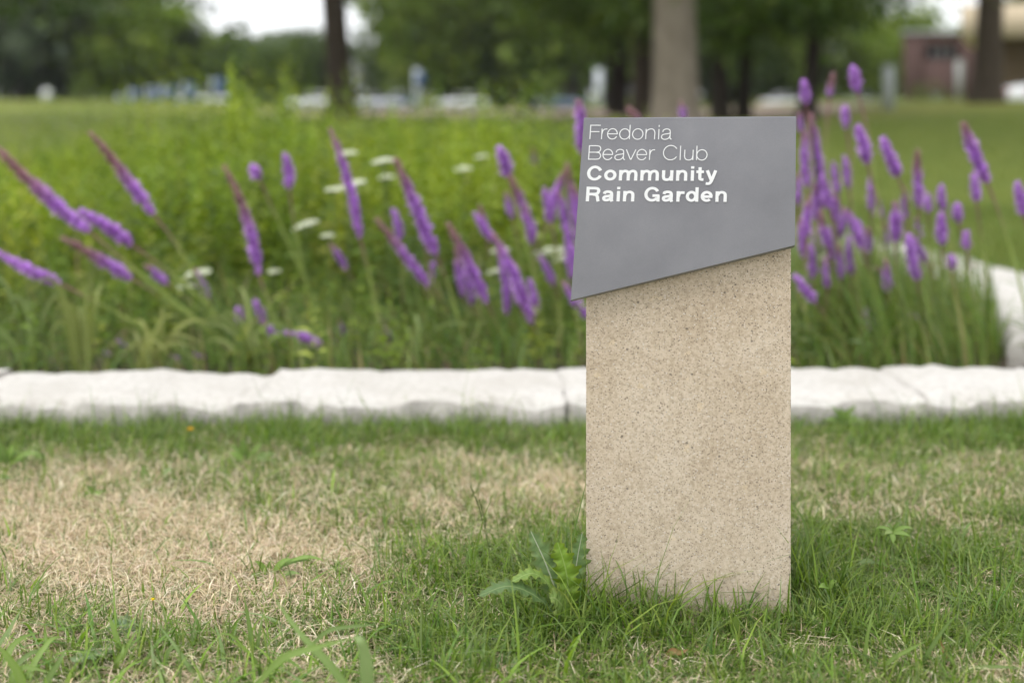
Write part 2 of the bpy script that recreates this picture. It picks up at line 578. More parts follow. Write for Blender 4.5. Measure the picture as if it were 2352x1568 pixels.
def sheet(name, poly, mat, label, cat, lift=.004, step=.5):
    x0, y0 = poly.min(0); x1, y1 = poly.max(0)
    X, Y = np.meshgrid(np.arange(x0, x1 + step, step), np.arange(y0, y1 + step, step))
    Z = gz(X, Y) + lift
    n = X.shape[1]
    i, j = np.meshgrid(np.arange(X.shape[0] - 1), np.arange(n - 1), indexing='ij')
    keep = inside(X[:-1, :-1] + step / 2, Y[:-1, :-1] + step / 2, poly)
    F = np.stack([i * n + j, i * n + j + 1, (i + 1) * n + j + 1, (i + 1) * n + j], -1)[keep]
    used, inv = np.unique(F, return_inverse=True)
    V = np.stack([X, Y, Z], -1).reshape(-1, 3)[used]
    return tag(link(name, quads_mesh(name, V, inv.reshape(-1, 4), mat, None, True)), label, cat, kind='structure')


sheet('garden_soil', RING, M_SOIL, 'dark soil of the planted bed inside the pale stone edging', 'soil', .008, .12)
sheet('bare_earth', np.array([(-6.5, 33), (-3, 30), (2, 29.5), (6.0, 30), (9, 33), (8, 43), (2, 46), (-6, 45)]), M_BARE, 'brown bare earth under the grove of trees', 'bare earth', .03, .8)
sheet('road', np.array([(-70, 112), (90, 112), (90, 126), (-70, 126)]), M_ROAD, 'grey road with parked cars far behind the trees', 'road', .05, 2.0)

# ------------------------------------------------------------------ stone edging: every slab a piece
edging = tag(empty('stone_edging', (0.2, 4.56, 0)), 'low ring of pale rough limestone slabs edging the flower garden', 'stone edging')


def slab(p, ang, length, depth, height, seed):
    """A rough hewn slab, centre p, long side along ang."""
    r = np.random.default_rng(seed)
    nl, nd = max(14, int(length / .04)), 9
    u = np.linspace(-.5, .5, nl); v = np.linspace(-.5, .5, nd)
    ph = r.uniform(0, 6.28, 10)

    def wob(x, k, a):
        return a * (np.sin(x * 9 + ph[k]) + .7 * np.sin(x * 21 + ph[k + 1]) + .5 * np.sin(x * 43 + ph[k + 2]) + .35 * r.normal(0, 1, np.shape(x)))
    # cross-section ring: front bottom, front top, top ..., back top, back bottom
    prof = [(-.50, -.06), (-.515, .45), (-.48, .78), (-.43, .97)] + [(x, 1.0) for x in np.linspace(-.33, .36, 6)] + [(.45, .95), (.495, .70), (.50, -.06)]
    m = len(prof)
    V = np.empty((nl, m, 3))
    fr = wob(u * length, 0, .010); bk = wob(u * length, 3, .011); tp = wob(u * length, 6, .0035)
    ch = np.clip(wob(u * length * 1.3, 4, .012), -.012, .03)
    endf = 1 - np.clip((np.abs(u) - .47) / .03, 0, 1) * .03
    for k, (a, h) in enumerate(prof):
        y = a * depth + (fr if a < -.4 else 0) + (bk if a > .4 else 0)
        z = h * height * endf + (tp + r.normal(0, .0018, nl) if h > .9 else 0)
        if k in (2, 3): z = z - ch * (.9 if k == 2 else .35); y = y + (ch * .5 if k == 3 else 0) - (r.normal(0, .006, nl))
        V[:, k, 0], V[:, k, 1], V[:, k, 2] = u * length, y, z
    V[0, :, 0] += r.normal(0, .002, m); V[-1, :, 0] += r.normal(0, .002, m)
    ca, sa = math.cos(ang), math.sin(ang)
    W = V.copy()
    W[..., 0] = p[0] + V[..., 0] * ca - V[..., 1] * sa
    W[..., 1] = p[1] + V[..., 0] * sa + V[..., 1] * ca
    W[..., 2] += gz(p[0], p[1])
    i, j = np.meshgrid(np.arange(nl - 1), np.arange(m - 1), indexing='ij')
    F = np.stack([i * m + j, (i + 1) * m + j, (i + 1) * m + j + 1, i * m + j + 1], -1).reshape(-1, 4)
    c0 = np.array([[m + k, k, k + 1, m + k + 1] for k in range(0)]).reshape(-1, 4).astype(int)
    W2 = np.concatenate([W.reshape(-1, 3), W[0].mean(0)[None], W[-1].mean(0)[None]])
    e0, e1 = nl * m, nl * m + 1
    caps = [[e0, k, k + 1, min(k + 2, m - 1)] for k in range(0, m - 2, 2)] + [[e1, (nl - 1) * m + k, (nl - 1) * m + k + 1, (nl - 1) * m + min(k + 2, m - 1)] for k in range(0, m - 2, 2)]
    F = np.concatenate([F, np.array(caps)])
    me = quads_mesh('edging_stone', W2, F, M_KERB, None, True)
    me.materials.append(M_SHADED_SPLIT)
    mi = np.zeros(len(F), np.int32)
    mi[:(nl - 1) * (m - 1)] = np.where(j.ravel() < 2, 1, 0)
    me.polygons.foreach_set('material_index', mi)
    return link('edging_stone', me, edging)


# slabs across the front: start X, end X, front Y, back Y, height
for k, (x0, x1, f0, b0, h, rot) in enumerate([(-4.7, -3.62, 4.36, 4.84, .10, .02), (-3.6, -2.62, 4.36, 4.83, .105, -.01), (-2.60, -1.70, 4.34, 4.84, .10, .012), (-1.696, -.788, 4.33, 4.80, .100, -.004),
                                              (-.785, .163, 4.335, 4.83, .103, .002), (.1642, 1.266, 4.345, 4.86, .102, .012), (1.2695, 2.05, 4.375, 4.89, .10, .03)]):
    slab(((x0 + x1) / 2, (f0 + b0) / 2), rot, x1 - x0, b0 - f0, h, 20 + k)
seg = RING[5:].copy()
seg[0] = (2.06, 5.14)
cum = np.concatenate([[0], np.cumsum(np.hypot(*np.diff(seg, axis=0).T))])
s0 = .1
k = 0
while s0 < cum[-1] - .5:
    ln = float(RNG.uniform(.72, 1.0))
    pa = np.array([np.interp(s0, cum, seg[:, 0]), np.interp(s0, cum, seg[:, 1])])
    pb = np.array([np.interp(s0 + ln, cum, seg[:, 0]), np.interp(s0 + ln, cum, seg[:, 1])])
    pc = (pa + pb) / 2
    dv = pb - pa
    # the body of the slab lies with its outer face away from the bed
    slab(pc, math.atan2(dv[1], dv[0]), float(np.hypot(*dv)) - .012, .46, float(RNG.uniform(.11, .14)), 60 + k)
    s0 += ln + .01
    k += 1

# ------------------------------------------------------------------ the sign
sign = tag(empty('garden_sign', (0.342, 2.83, 0)), 'tan speckled stone pillar carrying a slanted grey plate with white words', 'sign')


def prism(name, front, back, mat, parent, bevel=.0015):
    """A solid between two matching outlines, edges slightly broken."""
    bm = bmesh.new()
    a = [bm.verts.new(p) for p in front]; b = [bm.verts.new(p) for p in back]
    n = len(a)
    bm.faces.new(a); bm.faces.new(b[::-1])
    for i in range(n): bm.faces.new((a[i], b[i], b[(i + 1) % n], a[(i + 1) % n]))
    bmesh.ops.recalc_face_normals(bm, faces=bm.faces)
    if bevel: bmesh.ops.bevel(bm, geom=bm.edges[:], offset=bevel, segments=2, profile=.6, affect='EDGES')
    me = bpy.data.meshes.new(name); bm.to_mesh(me); bm.free()
    me.materials.append(mat)
    return link(name, me, parent)


PF, PB = 2.769, 2.929
tl, tr, br, bl = at(1346, 284, PF), at(1817, 284, PF), at(1816.5, 1430, PF), at(1346.5, 1430, PF)
br[2] = bl[2] = -.12
fr = [tl, tr, br, bl]
prism('stone_pillar', fr, [p + np.array([.0125, PB - PF, 0]) for p in fr], M_SIGN, sign, .0016)
YP = 2.742
pf = [at(1341.3, 271.3, YP), at(1829, 268, YP), at(1826, 563.5, YP), at(1311, 689.5, YP)]
pb = [p + np.array([.0009, .013, 0]) for p in pf]
pb[2] = pb[2] + np.array([0, 0, -.0058]); pb[3] = pb[3] + np.array([0, 0, -.0046])
plate = prism('sign_plate', pf, pb, M_PLATE, sign, .0007)
for px, py in ((1420, 330), (1750, 330), (1420, 600), (1750, 540)):
    p = at(px, py, YP)
    rods = Buf()
    tube(rods, [(p[0], YP + .012, p[2]), (p[0], PF + .004, p[2])], .008, (.3, .3, .31), 10)
    link('plate_spacer', rods.mesh('plate_spacer', M_PLATE), sign)

# lettering, drawn stroke by stroke with a broad or a fine pen
def arc(cx, cy, rx, ry, a0, a1, n=28):
    a = np.radians(np.linspace(a0, a1, n))
    return [(cx + rx * math.cos(t), cy + ry * math.sin(t)) for t in a]


def curve(*p, n=8):
    """Smooth line through points."""
    p = np.array(p, float)
    q = np.concatenate([[2 * p[0] - p[1]], p, [2 * p[-1] - p[-2]]])
    out = []
    for i in range(1, len(q) - 2):
        for t in np.linspace(0, 1, n, endpoint=False):
            a, b_, c, d_ = q[i - 1], q[i], q[i + 1], q[i + 2]
            out.append(.5 * ((2 * b_) + (c - a) * t + (2 * a - 5 * b_ + 4 * c - d_) * t * t + (3 * b_ - a - 3 * c + d_) * t ** 3))
    out.append(p[-1])
    return [tuple(v) for v in out]


def light_a(x):
    return [curve((x + 20, 106), (x + 32, 135), (x + 76, 151), (x + 118, 138), (x + 129, 108), (x + 129, 60), (x + 129, 28), (x + 138, 6), (x + 154, 4)),
            curve((x + 128, 92), (x + 100, 82), (x + 45, 74), (x + 10, 55), (x + 10, 20), (x + 38, 1), (x + 78, 3), (x + 112, 22), (x + 128, 55))]


def light_e(cx):
    return [arc(cx, 76, 70, 75, 0, 332, 40), [(cx - 70, 76), (cx + 75, 76)]]


def light_r(x, end):
    return [[(x, 0), (x, 150)], curve((x + 2, 78), (x + 12, 118), (x + 36, 142), (end, 147))]


def bold_a(x):
    return [curve((x + 30, 108), (x + 40, 132), (x + 82, 141), (x + 124, 130), (x + 136, 98), (x + 136, 50), (x + 137, 22), (x + 146, -2)),
            curve((x + 128, 86), (x + 90, 77), (x + 40, 68), (x + 24, 44), (x + 42, 21), (x + 80, 20), (x + 112, 34), (x + 130, 62))]


def bold_n(a, b_):
    return [[(a, 0), (a, 152)], curve((a + 8, 92), (a + 24, 124), ((a + b_) / 2 + 12, 138), (b_ - 8, 120), (b_, 85), (b_, 40), (b_, 0))]


def bold_e(cx):
    return [arc(cx, 78, 64, 60, 0, 315, 40), [(cx - 62, 75), (cx + 84, 75)]]


LINES = [
    (350, 14, 13, [[(215, 0), (215, 207)], [(215, 200), (360, 200)], [(215, 108), (346, 108)]] + light_r(383, 460) + light_e(537)
     + [arc(714, 75, 72, 75, 0, 360, 44), [(787, 0), (787, 207)]] + [arc(904, 75, 75, 76, 0, 360, 44)]
     + [[(1022, 0), (1022, 150)], curve((1024, 85), (1036, 125), (1085, 150), (1130, 140), (1150, 100), (1150, 50), (1150, 0))]
     + [[(1208, 0), (1208, 149)], [(1208, 178), (1208, 207)]] + light_a(1244)),
    (648, 14, 13, [[(196, 0), (196, 208)], [(196, 202), (300, 202)] + curve((305, 202), (345, 192), (362, 157), (345, 120), (305, 108)) + [(196, 108)],
                   curve((300, 107), (345, 98), (367, 55), (345, 15), (300, 7)) + [(196, 7)]]
     + light_e(470) + light_a(569) + [[(735, 149), (803, 2)], [(807, 2), (873, 149)]] + light_e(962) + light_r(1077, 1152)
     + [arc(1379, 106, 104, 104, 33, 327, 50)] + [[(1520, 0), (1520, 207)]]
     + [[(1704, 0), (1704, 149)], curve((1583, 149), (1583, 95), (1583, 50), (1600, 14), (1645, 0), (1688, 18), (1703, 62))]
     + [[(1757, 0), (1757, 207)], arc(1833, 75, 74, 75, 0, 360, 44)]),
    (948, 47, 38, [arc(280, 106, 89, 89, 24, 336, 44), arc(506, 78, 66, 60, 0, 360, 44)] + bold_n(655, 767) + [curve((775, 92), (790, 124), (836, 138), (868, 120), (876, 85), (876, 40), (876, 0))]
     + bold_n(965, 1077) + [curve((1085, 92), (1100, 124), (1146, 138), (1178, 120), (1187, 85), (1187, 40), (1187, 0))]
     + [[(1395, 0), (1395, 152)], curve((1277, 152), (1277, 100), (1277, 60), (1290, 25), (1330, 15), (1372, 30), (1388, 62))]
     + bold_n(1483, 1598) + [[(1695, 0), (1695, 152)], [(1695, 176), (1695, 211)]]
     + [curve((1803, 197), (1803, 120), (1803, 55), (1808, 28), (1830, 19), (1858, 19)), [(1750, 131), (1861, 131)]]
     + [[(1908, 152), (1972, 8)], curve((2030, 152), (2000, 70), (1972, 0), (1950, -32), (1918, -40), (1892, -36))]),
    (1250, 47, 38, [[(178, 0), (178, 212)], [(178, 191), (270, 191)] + curve((275, 191), (318, 182), (333, 150), (316, 115), (275, 104)) + [(178, 104)],
                    curve((255, 100), (300, 92), (320, 62), (326, 25), (336, 0))] + bold_a(388)
     + [[(622, 0), (622, 152)], [(622, 176), (622, 211)]] + bold_n(714, 832)
     + [arc(1110, 106, 89, 88, 28, 322, 48), [(1116, 86), (1216, 86)], [(1199, 0), (1199, 90)]] + bold_a(1252)
     + [[(1487, 0), (1487, 152)], curve((1492, 70), (1504, 112), (1530, 130), (1580, 130))]
     + [[(1759, 0), (1759, 209)], arc(1682, 78, 60, 60, 0, 360, 44)] + bold_e(1902) + bold_n(2052, 2170)),
]
for base, wx, wy, strokes in LINES:
    bf = Buf()
    for si, st in enumerate(strokes):
        P = np.array(st, float)
        keep = np.concatenate([[True], np.hypot(*np.diff(P, axis=0).T) > .5])
        P = P[keep]
        T = np.gradient(P, axis=0) if len(P) > 2 else np.repeat((P[1:] - P[:1]), 2, 0)
        closed = np.hypot(*(P[0] - P[-1])) < 1
        if closed: T[0] = T[-1] = P[1] - P[-2]
        T /= np.hypot(T[:, 0], T[:, 1])[:, None]
        Nn = np.stack([-T[:, 1] * wx / 2, T[:, 0] * wy / 2], 1)
        pts = np.stack([P + Nn, P - Nn], 1).reshape(-1, 2)
        zx = pts[:, 0] + (0.067 - 0.035 * (pts[:, 0] - 200) / 2000) * pts[:, 1]
        zy = base - pts[:, 1] + 0.0035 * (zx - 200)
        V = np.stack([at(1320.7 + a * .1587, 264.1 + b_ * .1587, YP) for a, b_ in zip(zx, zy)])
        V[:, 1] -= .0006 + si * .00004
        n = len(P)
        F = [(2 * i, 2 * i + 1, 2 * i + 3, 2 * i + 2) for i in range(n - 1)]
        bf.add(V, F, (.9, .9, .9))
    link('lettering', bf.mesh('lettering', M_WHITE_INK), plate)

# ------------------------------------------------------------------ near lawn: green blades, straw
def scatter(dens, y0, y1, pad, skip=None):
    w1 = .36 * y1 + pad
    n = int(dens * (y1 - y0) * 2 * w1)
    x = RNG.uniform(-w1, w1, n); y = RNG.uniform(y0, y1, n)
    ok = (np.abs(x) < .36 * y + pad)
    if skip is not None: ok &= np.abs(x) > .36 * y + skip
    ok &= ~((x > .135) & (x < .549) & (y > PF - .004) & (y < PB + .006))
    ok &= ~((ring_distance(x, y) < .22) | inside(x, y, RING))
    return x[ok], y[ok]


def palette(n, cols, wts, jit=.18):
    c = np.array(cols)[RNG.choice(len(cols), n, p=np.array(wts) / sum(wts))]
    return c * RNG.uniform(1 - jit, 1 + jit, (n, 1)) * RNG.uniform(.93, 1.07, (n, 3))


GREENS = [(.112, .208, .025), (.150, .252, .032), (.065, .143, .022), (.210, .310, .045), (.128, .200, .062), (.28, .36, .095)]
STRAWS = [(.60, .50, .345), (.51, .41, .27), (.75, .66, .49), (.35, .27, .175), (.56, .49, .31)]


def lawn_height(x, y):
    pd = np.hypot(np.maximum(np.abs(x - .342) - .2, 0), np.maximum(np.abs(y - 2.84) - .07, 0))
    h = .028 + .022 * vnoise(x, y, .22)
    h = h * (1 - .45 * sm(.2, .34, x) * sm(.75, .6, x) * sm(2.45, 2.6, y) * (y < 2.8))
    h = h + .052 * (1 - .5 * sm(.22, .36, x) * sm(.62, .54, x) * (y < 2.8)) * sm(.24, .02, pd) * (.55 + .8 * vnoise(x + 3, y, .14)) + .026 * sm(.6, .2, pd) * vnoise(x, y + 5, .3)
    h = h + .028 * sm(3.98, 4.2, y) * (.2 + 1.3 * vnoise(x, y * .3, .35)) + .018 * sm(-.9, -1.5, x) * sm(3.4, 3.9, y)
    h = h + .022 * sm(.6, 1.0, x) * sm(3.6, 2.9, y) * vnoise(x + 1, y, .25)
    return h


gb = Buf()
for dens, y0, y1, pad, S, wid, skip in ((24000, 2.30, 3.10, .12, 3, .0039, None), (9000, 3.10, 3.75, .15, 2, .0042, None), (15000, 3.10, 4.40, .15, 2, .0040, None), (9000, 1.2, 2.30, .9, 2, .0042, None),
                                        (9000, 2.30, 4.40, 1.5, 2, .0050, .12)):
    x, y = scatter(dens, y0, y1, pad, skip)
    dr_ = dryness(x, y)
    clump = vnoise(x * 3, y * 3, .35)
    keep = RNG.uniform(0, 1, len(x)) < np.clip((1.06 - dr_ * 1.02) * (.42 + 1.0 * clump), .12, 1)
    x, y = x[keep], y[keep]
    h = lawn_height(x, y) * RNG.gamma(7, 1 / 7, len(x)) * np.where(RNG.uniform(0, 1, len(x)) < .04, 1.75, 1)
    blades(gb, np.stack([x, y, gz(x, y)], 1), RNG.uniform(0, 6.28, len(x)), h, wid * RNG.uniform(.6, 1.35, len(x)), RNG.gamma(2.4, .32, len(x)).clip(.08, 1.7),
           palette(len(x), GREENS, [5, 5, 4, 3, 3, 1], .3), S, (.22, .24, .08))
# broader weed grasses mixed in, most of them in the near left corner
n = 720
x = np.concatenate([RNG.uniform(-1.15, .1, 600), RNG.uniform(-1.5, 1.5, 120)]); y = np.concatenate([RNG.uniform(2.3, 2.70, 600), RNG.uniform(2.35, 4.2, 120)])
ok = ~((x > .12) & (x < .56) & (y > 2.72) & (y < 2.95)) & (RNG.uniform(0, 1, n) < .35 + .65 * vnoise(x, y, .3))
x, y = x[ok], y[ok]
blades(gb, np.stack([x, y, gz(x, y)], 1), RNG.uniform(0, 6.28, len(x)), RNG.uniform(.04, .11, len(x)), RNG.uniform(.005, .0105, len(x)), RNG.uniform(.4, 1.7, len(x)),
       palette(len(x), [(.17, .28, .04), (.22, .33, .05), (.13, .23, .045), (.20, .28, .10)], [3, 2, 3, 1]), 6)
# uneven tufts that stand up against the face of the pillar
n = 420
x = RNG.uniform(.10, .58, n); y = RNG.uniform(2.665, 2.762, n)
ok = RNG.uniform(0, 1, n) < .25 + .9 * vnoise(x, y, .07)
x, y = x[ok], y[ok]
blades(gb, np.stack([x, y, gz(x, y)], 1), RNG.choice([0.2, 2.9, 3.6, 5.6], len(x)) + RNG.normal(0, .5, len(x)), RNG.gamma(6, .011, len(x)).clip(.03, .13), RNG.uniform(.0022, .0046, len(x)), RNG.gamma(2.5, .28, len(x)).clip(.1, 1.5),
       palette(len(x), GREENS, [5, 5, 4, 3, 2, 1], .3), 5)
tag(link('lawn_grass', gb.mesh('lawn_grass', M_GRASS, True)), 'short green lawn grass, longest round the stone sign and along the edging', 'grass', kind='stuff')

sb = Buf()
for dens, y0, y1, pad, skip in ((30000, 2.30, 3.15, .12, None), (17000, 3.15, 4.3, .15, None), (8000, 1.2, 2.3, .9, None), (9000, 2.3, 4.3, 1.5, .12)):
    x, y = scatter(dens, y0, y1, pad, skip)
    dr_ = dryness(x, y)
    keep = RNG.uniform(0, 1, len(x)) < .13 + .90 * dr_
    x, y = x[keep], y[keep]
    up_ = RNG.uniform(0, 1, len(x)) < .35
    h = np.where(up_, RNG.uniform(.02, .06, len(x)), RNG.uniform(.02, .06, len(x)))
    bend = np.where(up_, RNG.uniform(.2, 1.0, len(x)), RNG.uniform(1.3, 2.3, len(x)))
    z = gz(x, y) + np.where(up_, 0, RNG.uniform(.003, .016, len(x)))
    blades(sb, np.stack([x, y, z], 1), RNG.uniform(0, 6.28, len(x)), h, RNG.uniform(.0013, .0032, len(x)), bend, palette(len(x), STRAWS, [4, 4, 3, 2, 2]), 2)
tag(link('dry_grass', sb.mesh('dry_grass', M_STRAW, True)), 'parched straw coloured grass lying between the green blades', 'grass', kind='stuff')

# lawn to the right of and behind the garden
fb = Buf()
for dens, x0, x1, y0, y1, wid, hh in ((1500, 2.4, 7.5, 4.2, 13, .008, .05), (260, -6, 13, 11.3, 26, .016, .055), (700, 1.7, 3.5, 3.5, 5.2, .005, .05)):
    n = int(dens * (x1 - x0) * (y1 - y0))
    x, y = RNG.uniform(x0, x1, n), RNG.uniform(y0, y1, n)
    ok = ~(inside(x, y, RING) | (ring_distance(x, y) < .26)) & (x > .36 * 2.3)
    ok = ok | (~(inside(x, y, RING) | (ring_distance(x, y) < .26)) & (y > 11))
    x, y = x[ok], y[ok]
    blades(fb, np.stack([x, y, gz(x, y)], 1), RNG.uniform(0, 6.28, len(x)), hh * RNG.uniform(.6, 1.3, len(x)), wid * RNG.uniform(.7, 1.3, len(x)), RNG.uniform(.1, .9, len(x)),
           palette(len(x), [(.11, .16, .028), (.14, .185, .034), (.18, .20, .055)], [4, 3, 1]), 1)
tag(link('mown_grass', fb.mesh('mown_grass', M_GRASS)), 'mown green lawn grass rising behind the flower garden', 'grass', kind='stuff')

# ------------------------------------------------------------------ garden planting that nobody could count
def bed_points(dens, x0, x1, y0, y1, margin=.32):
    n = int(dens * (x1 - x0) * (y1 - y0))
    x, y = RNG.uniform(x0, x1, n), RNG.uniform(y0, y1, n)
    ok = inside(x, y, RING) & (ring_distance(x, y) > margin)
    return x[ok], y[ok]


def leafy_stem(buf, x, y, h, nl, L, w, col, lean=.12, spread=1.0, up=.35):
    """Leafy upright stems, vectorised over plants."""
    n = len(x)
    k = nl
    t = np.tile(np.linspace(.12, 1, k), (n, 1))
    lx, ly = RNG.normal(0, lean, (n, 1)), RNG.normal(0, lean, (n, 1))
    hx = h[:, None]
    bx = x[:, None] + lx * hx * t ** 1.6; by = y[:, None] + ly * hx * t ** 1.6; bz = gz(x, y)[:, None] + hx * t
    a = np.arange(k)[None, :] * 2.4 + RNG.uniform(0, 6.28, (n, 1)) + RNG.normal(0, .3, (n, k))
    dv = np.stack([np.cos(a) * spread, np.sin(a) * spread, np.full_like(a, up) + .9 * t ** 6], -1).reshape(-1, 3)
    LL = (L * (1.05 - .65 * t ** 2.5) * RNG.uniform(.75, 1.25, (n, k))).ravel()
    base = np.stack([bx, by, bz], -1).reshape(-1, 3)
    cc = np.repeat(col[:, None, :], k, 1) * RNG.uniform(.8, 1.2, (n, k, 1))
    leaves(buf, base, dv, LL, w * LL / L, cc.reshape(-1, 3), .25)


YG = [(.200, .270, .030), (.145, .215, .027), (.265, .315, .040), (.080, .138, .025), (.31, .34, .065)]
fo = Buf()
x, y = bed_points(78, -6.5, .9, 5.9, 11)
drift = vnoise(x * 1.0 + 2, y * .7, .55)
ok = RNG.uniform(0, 1, len(x)) < .15 + 1.25 * sm(.22, .5, drift)
x, y, drift = x[ok], y[ok], drift[ok]
hgt = (.66 + .55 * vnoise(x, y, 1.2)) * (.50 + .50 * sm(5.9, 7.6, y)) * (.35 + .65 * sm(1.0, .1, x)) + .05
hgt = hgt * (1 - .26 * sm(-.235, -.33, x / y))
hgt = hgt * RNG.uniform(.72, 1.15, len(x))
kind_ = vnoise(x + 9, y, .8)[:, None]
fcol = palette(len(x), YG, [4, 4, 3, 3, 1]) * (1 - kind_) ** .3 + (np.array([.075, .130, .028]) - .0) * sm(.45, .75, kind_)
fcol = fcol * (1 - .45 * sm(.45, .75, kind_))
leafy_stem(fo, x, y, hgt, 26, .105, .026, fcol)
# feathery spires in drifts towards the back
cx, cy = bed_points(17.0, -5.6, .9, 6.6, 11.2, .3)
kx = cx / cy < .27
cx, cy = cx[kx], cy[kx]
sx = np.repeat(cx, 9) + RNG.normal(0, .11, len(cx) * 9); sy = np.repeat(cy, 9) + RNG.normal(0, .11, len(cx) * 9)
top_py = 226 + 85 * RNG.uniform(0, 1, len(cx)) ** .8 + 110 * sm(-.25, -.36, cx / cy) + 30 * sm(-.04, .05, cx / cy)
sh = np.repeat(CAMH - (top_py - HOR) * cy / FPX, 9) * RNG.uniform(.72, 1.03, len(sx))
scol = np.repeat(palette(len(cx), [(.27, .35, .036), (.20, .29, .030), (.33, .38, .05)], [3, 3, 1]), 9, 0)
leafy_stem(fo, sx, sy, np.maximum(sh, .3), 30, .085, .017, scol, .035, .75, .75)
x, y = bed_points(30, -6.5, 2.2, 5.0, 6.4, .30)
hgt = RNG.uniform(.14, .34, len(x))
leafy_stem(fo, x, y, hgt, 16, .085, .018, palette(len(x), YG, [3, 4, 2, 4, 1]))
x, y = bed_points(40, .5, 2.4, 5.0, 9.6, .34)
hgt = RNG.uniform(.16, .38, len(x)) * (1 - .2 * sm(.25, .33, x / y))
leafy_stem(fo, x, y, hgt, 20, .075, .014, palette(len(x), [(.12, .19, .038), (.085, .15, .036), (.16, .21, .07)], [3, 3, 2]))
tag(link('garden_foliage', fo.mesh('garden_foliage', M_LEAF)), 'dense leafy green planting filling the garden behind the flower spikes', 'foliage', kind='stuff')

ggr = Buf()
for dens, x0, x1, y0, y1, h0, h1, wid in ((750, -6.4, 2.3, 4.95, 6.3, .16, .48, .006), (240, -6.4, 2.4, 6.2, 10.5, .25, .62, .008)):
    x, y = bed_points(dens, x0, x1, y0, y1, .27)
    h = RNG.uniform(h0, h1, len(x)) * (1 - .15 * sm(.26, .33, x / y)) * (.6 + .5 * vnoise(x, y, .5)) * np.where(y < 5.3, .7, 1)
    blades(ggr, np.stack([x, y, gz(x, y)], 1), RNG.normal(2.6, 1.4, len(x)), h, wid * RNG.uniform(.6, 1.5, len(x)), RNG.gamma(2.5, .22, len(x)).clip(.05, 1.4),
           palette(len(x), [(.125, .205, .036), (.17, .235, .052), (.085, .15, .032), (.24, .26, .085), (.30, .24, .12)], [4, 4, 4, 2, 1]), 3)
n = 900
x = RNG.uniform(1.25, 2.1, n); y = RNG.uniform(5.0, 6.6, n)
ok = inside(x, y, RING) & (ring_distance(x, y) > .25)
x, y = x[ok], y[ok]
blades(ggr, np.stack([x, y, gz(x, y)], 1), RNG.normal(2.8, 1.0, len(x)), RNG.uniform(.28, .62, len(x)), RNG.uniform(.004, .008, len(x)), RNG.uniform(.1, .6, len(x)),
       palette(len(x), [(.14, .22, .04), (.19, .25, .06), (.10, .165, .035), (.26, .24, .10)], [3, 3, 2, 1]), 3)
tag(link('garden_grass', ggr.mesh('garden_grass', M_GRASS, True)), 'slender grassy leaves at the foot of the purple flower spikes', 'grass', kind='stuff')

